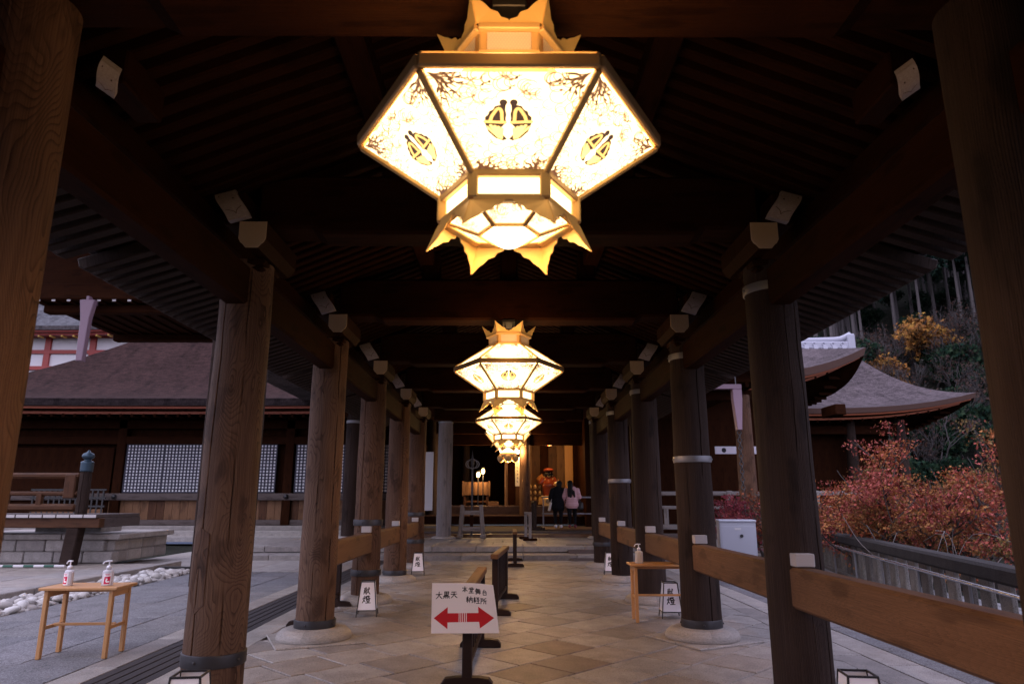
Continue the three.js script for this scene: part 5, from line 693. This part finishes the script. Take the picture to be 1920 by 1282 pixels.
{ // raised timber deck with capped rail post
  const d = thing('timber_deck', 'old timber deck with bronze-capped rail post on the raised stone walk', 'deck', [-8.98, 0.1, -14.8]);
  for (let k = 0; k < 16; k++) { const b = mesh('deck_board', at(cbox(0.275, 0.07, 1.7, 0.008, 2, k), 0.32 - k * 0.28, 0.99, -0.75), M.beamGrey, d); mesh('painted_end', at(cbox(0.255, 0.06, 0.006, 0.002), 0.32 - k * 0.28, 0.99, 0.104), M.white, b); }
  mesh('edge_beam', at(cbox(4.9, 0.2, 0.2, 0.012, 0), -1.95, 0.855, -0.05), M.beam, d); mesh('side_beam', at(cbox(0.2, 0.2, 1.6, 0.012, 2), 0.36, 0.855, -0.85), M.beamGrey, d);
  mesh('support_post', bar([-0.12, 0.0, -0.1], [-0.05, 0.78, -0.1], 0.26, 0.26, 0.02), M.woodB, d); mesh('support_post', bar([-3.2, 0, -0.1], [-3.2, 0.78, -0.1], 0.26, 0.26, 0.02), M.woodB, d);
  mesh('cap_post', at(shaftGeo(0.95, 0.115, 0.11, 1.4, 7), 0, 1.02, -0.1), M.woodB, d);
  const bz = mat(C(0.035, 0.06, 0.085), 0.42, { metalness: 0.6 }); mesh('post_cap', at(lathe([[0, 0], [0.12, 0], [0.125, 0.02], [0.122, 0.06], [0.126, 0.065], [0.124, 0.18], [0.13, 0.2], [0.1, 0.22], [0.065, 0.235], [0.065, 0.26], [0.11, 0.29], [0.125, 0.33], [0.1, 0.38], [0.04, 0.41], [0.018, 0.45], [0, 0.46]], 28), 0, 1.9, -0.1), bz, d);
  for (const [y, h, r] of [[1.82, 0.12, 0], [1.45, 0.09, 0], [1.16, 0.16, 0]]) mesh('rail', at(cbox(3.6, h, h * 0.9, h * 0.3, 0), -1.9, y, -0.1), M.beam, d); for (const x of [-0.9, -1.6, -2.4]) mesh('baluster', at(cbox(0.11, 0.3, 0.1, 0.008, 1), x, 1.31, -0.1), M.beam, d); mesh('end_bracket', at(cbox(0.24, 0.5, 0.14, 0.02, 1), -0.28, 1.6, -0.1), M.beam, d);
  const pl = thing('stone_plinth', 'squared granite plinth with overhanging cap slabs behind the timber deck', 'plinth', [-10.3, 0.1, -16.6]); const gs = [stones[0], stones[2], stones[1]];
  for (const [r, y] of [[0, 0.12], [1, 0.36]]) { for (let k = 0; k < 6; k++) mesh('granite_block', at(cbox(0.62, 0.235, 0.3, 0.02, 0), -1.66 + k * 0.63 - (r ? 0.2 : 0), y, 1.05), gs[(k + r) % 3], pl); for (let k = 0; k < 4; k++) mesh('granite_block', at(cbox(0.3, 0.235, 0.58, 0.02, 2), 1.6, y, 0.75 - k * 0.59), gs[(k + r + 1) % 3], pl); }
  for (let k = 0; k < 3; k++) mesh('cap_slab', at(cbox(1.24, 0.12, 2.5, 0.015, 0), -1.2 + k * 1.25, 0.545, -0.05), stones[1], pl); mesh('core', at(cbox(3.2, 0.46, 2.0, 0.01), -0.1, 0.24, -0.1), stones[2], pl); mesh('upper_block', at(cbox(1.5, 0.22, 0.9, 0.015), 0.2, 0.71, -0.2), stones[0], pl);
  const pole = tagged('bamboo_pole', merge([new THREE.CylinderGeometry(0.045, 0.05, 3.2, 14), ...[-0.8, -0.1, 0.6, 1.3].map((y) => at(new THREE.TorusGeometry(0.048, 0.006, 6, 16), 0, y, 0, Math.PI / 2, 0, 0))]), mat(C(0.42, 0.24, 0.09), 0.45), 'upright tan bamboo pole beside the timber deck', 'pole'); pole.position.set(-6.02, 1.56, -8.4);
  const tape = thing('striped_pole', 'green and white striped pole lying on the walk under the deck', 'pole', [-9.6, 0.13, -14.3], 0.02); for (let k = 0; k < 8; k++) mesh('stripe_segment', at(new THREE.CylinderGeometry(0.025, 0.025, 0.2, 10), -0.7 + k * 0.2, 0.01, 0, 0, 0, Math.PI / 2), k % 2 ? M.plaster : mat(C(0.01, 0.08, 0.05), 0.5), tape);
}
// ---------- right-hand side ----------
{
  const rough = (m) => { m.roughness = 0.9; m.specularIntensity = 0.4; return m; };
  const F = thing('stone_fence', 'low granite post fence with dark cap rail bordering the terrace', 'fence', [0, 0, 0]); const a = V(4.45, 0, -5.1), b = V(7.05, 0, -16.1), dir = b.clone().sub(a), L = dir.length(), n = 24; const yaw = Math.atan2(-dir.z, dir.x), g = cbox(0.26, 0.66, 0.06, 0.012, 1), dark = tint(M.stone, 0.13, 0.125, 0.13), st = [tint(M.stone, 0.6, 0.6, 0.58), tint(M.stone, 0.4, 0.39, 0.38), tint(M.stone, 0.75, 0.75, 0.73)];
  for (let k = 0; k < n; k++) { const p = a.clone().lerp(b, (k + 0.5) / n); const o = mesh('fence_post', g, st[Math.floor(rnd() * 3)], F); o.position.set(p.x, 0.33, p.z); o.rotation.y = yaw; }
  rough(dark); st.forEach(rough); const cap = mesh('cap_rail', cbox(L, 0.17, 0.24, 0.03, 0), dark, F); cap.position.copy(a).lerp(b, 0.5).setY(0.69); cap.rotation.y = yaw; const base = mesh('base_rail', cbox(L, 0.1, 0.22, 0.02, 0), st[1], F); base.position.copy(a).lerp(b, 0.5).setY(0.02); base.rotation.y = yaw;
  const hr = thing('steel_handrail', 'round steel handrail running along the granite fence', 'handrail'); const off = V(dir.z, 0, -dir.x).normalize().multiplyScalar(0.22); const q = (t, y) => a.clone().lerp(b, t).add(off).setY(y); mesh('rail_tube', tube([q(0, 0.56).toArray(), q(0.5, 0.56).toArray(), q(1, 0.56).toArray()], 0.022, 40, 10), mat(C(0.62, 0.62, 0.66), 0.25, { metalness: 0.9 }), hr); for (let k = 0; k < 7; k++) { const p = q((k + 0.5) / 7, 0); mesh('rail_post', at(new THREE.CylinderGeometry(0.016, 0.016, 0.56, 10), p.x, 0.275, p.z), M.zinc, hr); }
  const c = thing('metal_cabinet', 'pale grey metal utility cabinet with round lock behind the waist rail', 'cabinet', [4.22, 0, -13.2], -0.18); const cm = mat(C(0.46, 0.47, 0.53), 0.4, { metalness: 0.2 }); mesh('cabinet_body', at(cbox(0.64, 1.0, 0.5, 0.008), 0, 0.52, 0), cm, c); mesh('lid', at(cbox(0.66, 0.04, 0.54, 0.008), 0, 1.04, 0), cm, c); mesh('door_leaf', at(cbox(0.58, 0.86, 0.012, 0.003), 0, 0.52, 0.254), cm, c); mesh('lock', at(new THREE.CylinderGeometry(0.03, 0.03, 0.02, 18), 0.06, 0.78, 0.268, Math.PI / 2, 0, 0), M.iron, c); mesh('name_plate', at(cbox(0.11, 0.04, 0.006, 0.001), 0, 0.9, 0.265), M.plaster, c);
}
{ // weathered veranda railing on the far terrace
  const R = thing('veranda_railing', 'weathered grey timber veranda railing on the far terrace among the maples', 'railing', [7.4, 0, -21.5], -0.1); for (const [y, h] of [[1.62, 0.13], [1.2, 0.1], [0.62, 0.16]]) mesh('rail', at(cbox(6.6, h, 0.12, 0.02, 0), 0, y, 0), M.pale, R); for (let k = 0; k < 6; k++) mesh('post', at(cbox(0.17, 1.8, 0.17, 0.015, 1), -3.2 + k * 1.28, 0.8, 0), M.pale, R); for (let k = 0; k < 15; k++) mesh('baluster', at(cbox(0.14, 0.5, 0.1, 0.01, 1), -3.0 + k * 0.43, 0.92, 0), M.pale, R); mesh('deck_edge', at(cbox(6.8, 0.25, 0.5, 0.02, 0), 0, 0.3, 0), M.beamGrey, R); for (let k = 0; k < 4; k++) mesh('stilt', at(cbox(0.24, 3, 0.24, 0.02, 1), -3 + k * 2, -1.3, -0.1), M.woodB, R);
  const p = thing('timber_post', 'thick reddish timber post standing behind the rain chain', 'post', [6.35, -0.1, -18.6]); mesh('shaft', shaftGeo(4.3, 0.25, 0.21, 1.3, 33), M.woodA2, p); mesh('stone_base', lathe([[0, 0], [0.36, 0], [0.34, 0.1], [0, 0.12]], 24), stones[0], p);
  const A = thing('annex_roof', 'dark annex eave carried over the terrace behind the pillars', 'roof', [6.6, 0, -21.4]); mesh('roof_slab', at(cbox(3.4, 0.35, 6.5, 0.03, 0), -1.3, 4.72, -0.4), M.timber, A); for (let k = 0; k < 11; k++) mesh('rafter_end', at(cbox(0.1, 0.13, 0.3, 0.01, 2), -2.8 + k * 0.3, 4.48, 2.75), M.timber, A); mesh('beam', at(cbox(3.3, 0.3, 0.25, 0.02, 0), -1.3, 4.35, 1.8), M.timber, A); for (const x of [-2.2, 0.2]) mesh('post', at(cbox(0.28, 7.2, 0.28, 0.02, 1), x, 0.9, -2.8), M.woodB, A);
  const cl = canvas(256, 96, (x, w, h) => { x.fillStyle = '#b9b4bd'; x.fillRect(0, 0, w, h); x.fillStyle = '#15131a'; for (const k of [40, 128, 216]) { x.beginPath(); x.ellipse(k, 48, 10, 30, 0, 0, 7); x.fill(); } });
  const nb = tagged('crest_curtain', at(cbox(2.0, 0.26, 0.02, 0.004), 0, 0, 0), mat(0xffffff, 0.85, { map: cl }), 'pale cloth strip with black round crests hung under the annex', 'curtain'); { const uv = nb.geometry.attributes.uv, q = nb.geometry.attributes.position; for (let i = 0; i < uv.count; i++) uv.setXY(i, q.getX(i) / 2 + 0.5, q.getY(i) / 0.26 + 0.5); } nb.position.set(8.2, 3.12, -24.2);
}
{ // far vermilion gate house with small lamps
  const B = thing('vermilion_gatehouse', 'small vermilion building with white bands and lit lamps beyond the railing', 'building', [14.2, -0.2, -46]); hipRoof(B, 7, 5, 4.6, 6.4, 3, 0.3, { fascia: M.red, tip: M.yellow, under: M.red, cover: tint(M.bark, 2.4, 2.4, 2.5), rafter: 0.6, over: 1.2 });
  const vr = mat(C(0.55, 0.07, 0.02), 0.5); mesh('wall', at(cbox(5, 4.6, 3, 0.02), 0, 2.3, 0), M.plaster, B); for (const y of [3.4, 4.0]) mesh('rail', at(cbox(5.2, 0.24, 0.2, 0.02), 0, y, 1.5), vr, B); for (const x of [-2.5, -0.9, 0.8, 2.5]) mesh('post', at(cbox(0.28, 4.6, 0.26, 0.02), x, 2.3, 1.52), vr, B); mesh('black_opening_panel', at(cbox(5.1, 1.3, 0.1, 0.01), 0, 2.3, 1.52), M.black, B);  // solid black panel on the wall, the opening's inner shade put into its colour
  for (const x of [-1.2, 0.9]) { const w = mesh('lamp', at(new THREE.SphereGeometry(0.14, 12, 10), x, 2.9, 1.8), new THREE.MeshStandardMaterial({ emissive: C(1, 0.7, 0.2), emissiveIntensity: 2, color: C(0.5, 0.4, 0.2) }), B); const p = new THREE.PointLight(C(1, 0.7, 0.3), 1.5); p.name = 'lamp_light'; p.position.set(x, 2.9, 1.8); B.add(p); }
}
{ // bark-roofed halls on the slope
  const red = { fascia: mat(C(0.36, 0.09, 0.03), 0.55), cover: tint(M.bark, 0.95, 0.88, 0.9), edge: mat(C(0.07, 0.032, 0.022), 0.8) };
  const B = thing('upswept_hall', 'hall with pale tiled ridge and broad grey bark roof sweeping to an upturned corner', 'building', [12.6, 0, -38]); hipRoof(B, 18.2, 13, 5.55, 9.75, 13.2, 0.75, { ...red, sag: 2.1, over: 1.9, rafter: 0.55, thick: 0.24, tip: M.timber, sides: [0, 1] });
  mesh('wall_core', at(cbox(12, 6, 8.4, 0.02, 1), 0, 2.3, 0), M.timber, B); for (let k = 0; k < 6; k++) { mesh('pillar', at(shaftGeo(7.4, 0.26, 0.25, null, 60 + k), -5.8 + k * 2.4, -2.2, 4.9), M.woodB, B); } mesh('bracket_beam', at(cbox(13, 0.4, 0.3, 0.02, 0), 0, 4.7, 4.9), M.timber, B); mesh('floor_edge', at(cbox(14, 0.35, 11, 0.02, 0), 0, 0.6, 0), M.beamGrey, B);
  const S = thing('curled_eave_hall', 'nearer hall whose red-edged bark eave curls up to a sharp corner', 'building', [7.1, 0, -29.5]); hipRoof(S, 13.0, 8, 6.05, 7.95, 9.6, 1.05, { ...red, sag: 1.2, over: 2.2, rafter: 0.5, thick: 0.3, sides: [0, 1] });
  mesh('wall_core', at(cbox(8.2, 6, 4.2, 0.02, 1), 0, 2.9, 0), M.timber, S); const rm = mat(C(0.33, 0.33, 0.39), 0.5); mesh('ridge_course', at(cbox(13.4, 0.42, 0.6, 0.04, 0), 0.1, 9.95, 0), rm, B); mesh('ridge_cap', tube([[-6.4, 10.3, 0], [0, 10.26, 0], [5.2, 10.28, 0], [6.3, 10.36, 0], [6.85, 10.62, 0]], 0.17, 40, 10), rm, B); for (let k = 0; k < 24; k++) { mesh('ridge_tile', at(new THREE.CylinderGeometry(0.14, 0.14, 0.5, 12), -6.0 + k * 0.53, 9.72, 0.3, Math.PI / 2 - 0.2, 0, 0), rm, B); mesh('ridge_ornament', at(new THREE.TorusGeometry(0.09, 0.03, 6, 12), -6.0 + k * 0.53, 10.0, 0.32), rm, B); } mesh('ridge_end', at(cbox(0.4, 1.0, 0.75, 0.06), 6.75, 10.1, 0), rm, B);
  mesh('bracket_end', at(cbox(0.4, 0.4, 1.2, 0.03, 2), 5.2, 4.7, 3.6), M.timber, S);
}
// ---------- trees ----------
const leafShape = (() => { const P = [], I = []; const pts = 5; P.push(0, 0, 0.06); for (let k = 0; k < pts * 2; k++) { const a = (k / (pts * 2)) * 6.2832, r = k % 2 ? 0.36 : 1; P.push(Math.cos(a) * r, Math.sin(a) * r, k % 2 ? 0.02 : -0.08); } for (let k = 0; k < 5; k++) { const a = 1 + k * 2, prev = 1 + ((k * 2 + 9) % 10), next = 1 + ((k * 2 + 1) % 10); I.push(0, prev, a, 0, a, next); } return { P, I }; })();
function scatterLeaves(points, size, jitter, cols, flat = 0.5) { // leaf faces with colour per leaf
  const n = points.length, pv = leafShape.P.length / 3, P = new Float32Array(n * pv * 3), Cc = new Float32Array(n * pv * 3), I = new Uint32Array(n * leafShape.I.length), q = new THREE.Quaternion(), e = new THREE.Euler(), v = V();
  points.forEach((p, i) => { e.set(-Math.PI / 2 * flat + rr(-1.1, 1.1), rr(-3, 3), rr(-3, 3)); q.setFromEuler(e); const s = size * rr(0.55, 1.35), c = cols[p[3] !== undefined && rnd() < 0.75 ? p[3] % cols.length : Math.floor(rnd() * cols.length)], k = rr(0.75, 1.25); for (let j = 0; j < pv; j++) { v.set(leafShape.P[j * 3] * s, leafShape.P[j * 3 + 1] * s, leafShape.P[j * 3 + 2] * s).applyQuaternion(q); const o = (i * pv + j) * 3; P[o] = p[0] + v.x + rr(-jitter, jitter) * 0; P[o + 1] = p[1] + v.y; P[o + 2] = p[2] + v.z; Cc[o] = c[0] * k; Cc[o + 1] = c[1] * k; Cc[o + 2] = c[2] * k; } for (let j = 0; j < leafShape.I.length; j++) I[i * leafShape.I.length + j] = leafShape.I[j] + i * pv; });
  const g = new THREE.BufferGeometry(); g.setAttribute('position', new THREE.BufferAttribute(P, 3)); g.setAttribute('color', new THREE.BufferAttribute(Cc, 3)); g.setIndex(new THREE.BufferAttribute(I, 1)); g.computeVertexNormals(); return g;
}
const leafMat = new THREE.MeshPhysicalMaterial({ specularIntensity: 0.3, color: 0xffffff, roughness: 0.8, vertexColors: true, side: THREE.DoubleSide });
const leafMatFar = new THREE.MeshPhysicalMaterial({ specularIntensity: 0.1, color: 0xffffff, roughness: 0.9, vertexColors: true, side: THREE.DoubleSide });
const barkM = mat(C(0.045, 0.036, 0.032), 0.9, { bumpMap: T.rough, bumpScale: 0.01 }), paleBark = dull(C(0.10, 0.088, 0.088), 0.9, {}, 0.2), greyBark = mat(C(0.05, 0.042, 0.042), 0.9);
function limb(list, p, d, r, len, depth, ends, o) { // tapered limb that forks
  const pts = [p.clone()], steps = 4; let q = p.clone(), dd = d.clone(); for (let k = 0; k < steps; k++) { dd.add(V(rr(-1, 1), rr(-0.5, 0.8) * (o.up ?? 1), rr(-1, 1)).multiplyScalar(o.wander ?? 0.18)).normalize(); q = q.clone().addScaledVector(dd, len / steps); pts.push(q); if (depth <= o.leafDepth) ends.push(q.clone()); }
  const g = new THREE.TubeGeometry(new THREE.CatmullRomCurve3(pts), 5, 1, depth > 2 ? 8 : 5), P = g.attributes.position, rs = depth > 2 ? 8 : 5; for (let i = 0; i < P.count; i++) { const ring = Math.floor(i / (rs + 1)), t = ring / 5, c = new THREE.CatmullRomCurve3(pts).getPointAt(t), rad = lerp(r, r * 0.62, t); P.setXYZ(i, c.x + (P.getX(i) - c.x) * rad, c.y + (P.getY(i) - c.y) * rad, c.z + (P.getZ(i) - c.z) * rad); } g.computeVertexNormals(); list.push(g);
  if (depth > 0) { const n = o.forks ?? 3; for (let k = 0; k < n; k++) { const a = rr(0, 6.28), sp = rr(0.45, 0.85) * (o.spread ?? 1), nd = dd.clone().multiplyScalar(1).add(V(Math.cos(a) * sp, rr(-0.12, 0.3) * (o.lift ?? 1), Math.sin(a) * sp)).normalize(); limb(list, k === 0 ? q : pts[3 + (k % 2)].clone(), nd, r * 0.6, len * rr(0.66, 0.86), depth - 1, ends, o); } }
}
function maple(label, pos, scale, cols, n, sd, depth = 4, group = 'red maples beyond the terrace') {
  const keep = seed; seed = sd;
  const t = thing('maple_tree', label, 'tree', pos, rr(0, 6), group), list = [], ends = []; for (let k = 0; k < 3; k++) limb(list, V(rr(-0.1, 0.1), 0, rr(-0.1, 0.1)), V(rr(-0.5, 0.5), 1, rr(-0.5, 0.5)).normalize(), 0.055 * scale, 0.95 * scale, depth, ends, { leafDepth: 2, spread: 1.25, lift: 0.6, forks: 3, wander: 0.2 });
  mesh('trunk', merge(list), barkM, t); const pts = []; for (let i = 0; i < n; i++) { let ei; do { ei = Math.floor(rnd() * ends.length); } while (hash(ei >> 2, sd, 8) < 0.42); const e = ends[ei]; pts.push([e.x + rr(-0.17, 0.17) * scale, e.y + rr(-0.035, 0.035) * scale, e.z + rr(-0.17, 0.17) * scale, Math.floor(hash(ei >> 2, sd, 3) * 97)]); } const c = mesh('crown', scatterLeaves(pts, 0.032, 0, cols, 0.85), leafMat, t); seed = keep; return t;
}
const mapleRed = [[0.30, 0.07, 0.04], [0.36, 0.12, 0.045], [0.26, 0.06, 0.045], [0.35, 0.15, 0.05], [0.22, 0.095, 0.035], [0.36, 0.09, 0.075], [0.16, 0.11, 0.04]];
maple('broad red and orange maple spreading behind the granite fence', [7.95, -1.8, -13.4], 1.55, mapleRed, 34000, 11);
maple('smaller crimson maple rising beside the thick timber post', [5.75, -0.6, -16.6], 0.9, [[0.18, 0.03, 0.045], [0.14, 0.025, 0.035], [0.2, 0.045, 0.045]], 6000, 22, 3);
maple('orange red maple in front of the veranda railing', [7.2, -1.9, -17.2], 1.35, [[0.22, 0.065, 0.028], [0.19, 0.04, 0.032], [0.16, 0.05, 0.025]], 12000, 33);
maple('tall red maple at the far end of the granite fence', [10.4, -2.4, -15.2], 1.75, mapleRed, 12000, 44);
{ const t = thing('bare_shrub', 'leafless pale twigs arching over the fence below the maple', 'shrub', [7.2, 0.0, -11.6]), list = [], ends = []; for (let k = 0; k < 9; k++) { const x = rr(-1.2, 1.2), a = rr(-1, 1); list.push(tube([[x, -0.6, 0], [x + a * 0.25, 0.35 + rr(-0.1, 0.1), rr(-0.2, 0.2)], [x + a * 0.7, 0.75 + rr(-0.15, 0.2), rr(-0.3, 0.3)], [x + a * 1.2, 0.9 + rr(-0.3, 0.25), rr(-0.3, 0.3)]], 0.0055, 14, 5)); } mesh('twig', merge(list), mat(C(0.24, 0.21, 0.2), 0.8), t).userData.kind = 'stuff'; }
// hillside wood: tall cedars, leafy and bare broadleaf trees
function crownPoints(n, f) { const p = []; while (p.length < n) { const q = f(); if (q) p.push(q); } return p; }
const farKinds = {
  cedar: () => { const t = new THREE.Group(); const tr = new THREE.CylinderGeometry(0.07, 0.19, 17, 8); tr.translate(0, 8.5, 0); mesh('trunk', tr, paleBark, t); mesh('crown', scatterLeaves(crownPoints(900, () => { const h = rr(0, 1), y = 9.5 + h * 9.5, r = (1 - h) * 2.4 + 0.3, a = rr(0, 6.28), q = Math.sqrt(rnd()) * r; return [Math.cos(a) * q, y - q * 0.5 + 0.35 * Math.sin(a * 5 + y * 2), Math.sin(a) * q]; }), 0.42, 0, [[0.012, 0.026, 0.020], [0.017, 0.032, 0.023], [0.009, 0.02, 0.017]], 0.7), leafMatFar, t); return t; },
  green: () => { const t = new THREE.Group(), list = [], ends = []; limb(list, V(0, 0, 0), V(0, 1, 0), 0.2, 2.4, 3, ends, { leafDepth: 2, forks: 4, spread: 1.1, lift: 1 }); mesh('trunk', merge(list), greyBark, t); mesh('crown', scatterLeaves(crownPoints(1500, () => { const e = ends[Math.floor(rnd() * ends.length)]; return [e.x + rr(-0.9, 0.9), e.y + rr(-0.5, 0.6), e.z + rr(-0.9, 0.9)]; }), 0.27, 0, [[0.015, 0.034, 0.019], [0.011, 0.026, 0.018], [0.024, 0.04, 0.021]], 0.7), leafMatFar, t); return t; },
  orange: () => { const t = new THREE.Group(), list = [], ends = []; limb(list, V(0, 0, 0), V(0, 1, 0), 0.16, 2.2, 3, ends, { leafDepth: 2, forks: 4, spread: 1.1, lift: 1 }); mesh('trunk', merge(list), greyBark, t); mesh('crown', scatterLeaves(crownPoints(1000, () => { const e = ends[Math.floor(rnd() * ends.length)]; return [e.x + rr(-0.6, 0.6), e.y + rr(-0.3, 0.4), e.z + rr(-0.6, 0.6)]; }), 0.22, 0, [[0.28, 0.12, 0.03], [0.24, 0.10, 0.03], [0.32, 0.17, 0.04], [0.18, 0.085, 0.03]], 0.7), leafMatFar, t); return t; },
  bare: () => { const t = new THREE.Group(), list = [], ends = []; for (let k = 0; k < 2; k++) limb(list, V(0, 0, 0), V(rr(-0.3, 0.3), 1, rr(-0.3, 0.3)), 0.1, 1.9, 4, ends, { leafDepth: 1, forks: 3, spread: 0.9, lift: 1.4 }); mesh('trunk', merge(list), greyBark, t); mesh('crown', scatterLeaves(crownPoints(450, () => { const e = ends[Math.floor(rnd() * ends.length)]; return [e.x + rr(-0.5, 0.5), e.y + rr(-0.3, 0.4), e.z + rr(-0.5, 0.5)]; }), 0.11, 0, [[0.055, 0.036, 0.03], [0.04, 0.034, 0.03], [0.075, 0.04, 0.03]], 0.7), leafMatFar, t); return t; },
};
const farInfo = { cedar: ['cedar_tree', 'tall straight cedar with bare pale trunk on the hillside'], green: ['evergreen_tree', 'dark evergreen broadleaf tree on the wooded hillside'], orange: ['autumn_tree', 'orange and yellow autumn tree on the wooded hillside'], bare: ['bare_tree', 'nearly leafless grey brown tree on the hillside'] };
const variants = Object.fromEntries(Object.keys(farKinds).map((k) => [k, [farKinds[k](), farKinds[k]()]]));
function plant(kind, x, D, s) { const v = variants[kind][Math.floor(rnd() * 2)].clone(); v.name = numbered(farInfo[kind][0]); v.userData = { label: farInfo[kind][1], category: 'tree', group: farInfo[kind][0].replace('_', ' ') + 's on the hillside' }; v.position.set(x, landHeight(x, D) - 0.3, -D); v.scale.setScalar(s); v.rotation.y = rr(0, 6.28); scene.add(v); }
{ // visible sector: bearing x / D from 0.40 to 0.72
  const spot = (b, D) => [b * D, D];
  for (let i = 0; i < 120; i++) { const D = rr(68, 122), b = rr(0.38, 0.76); plant('cedar', ...spot(b, D), rr(0.85, 1.25)); }
  for (let i = 0; i < 60; i++) { const D = rr(60, 120), b = rr(0.36, 0.76); plant('green', ...spot(b, D), rr(0.35, 0.65)); }
  for (let i = 0; i < 36; i++) { const D = rr(44, 84), b = rr(0.76, 1.0); plant(i % 3 ? 'cedar' : 'green', ...spot(b, D), rr(0.7, 1.05)); }
  for (let i = 0; i < 26; i++) { const D = rr(46, 62), b = rr(0.36, 0.55); plant('green', ...spot(b, D), rr(0.7, 1.0)); }
  for (const [b, D, s] of [[0.60, 60, 1.05], [0.625, 62, 0.95], [0.565, 57, 0.8], [0.65, 60, 0.75], [0.49, 60, 0.7], [0.59, 55, 0.6]]) plant('orange', ...spot(b, D), s);
  for (let i = 0; i < 40; i++) { const D = rr(46, 64), b = rr(0.44, 0.74); plant('bare', ...spot(b, D), rr(0.7, 1.1)); }
  for (let i = 0; i < 40; i++) { const D = rr(44, 60), b = rr(0.5, 0.76); plant('green', ...spot(b, D), rr(0.45, 0.7)); }
}
renderer.render(scene, camera);
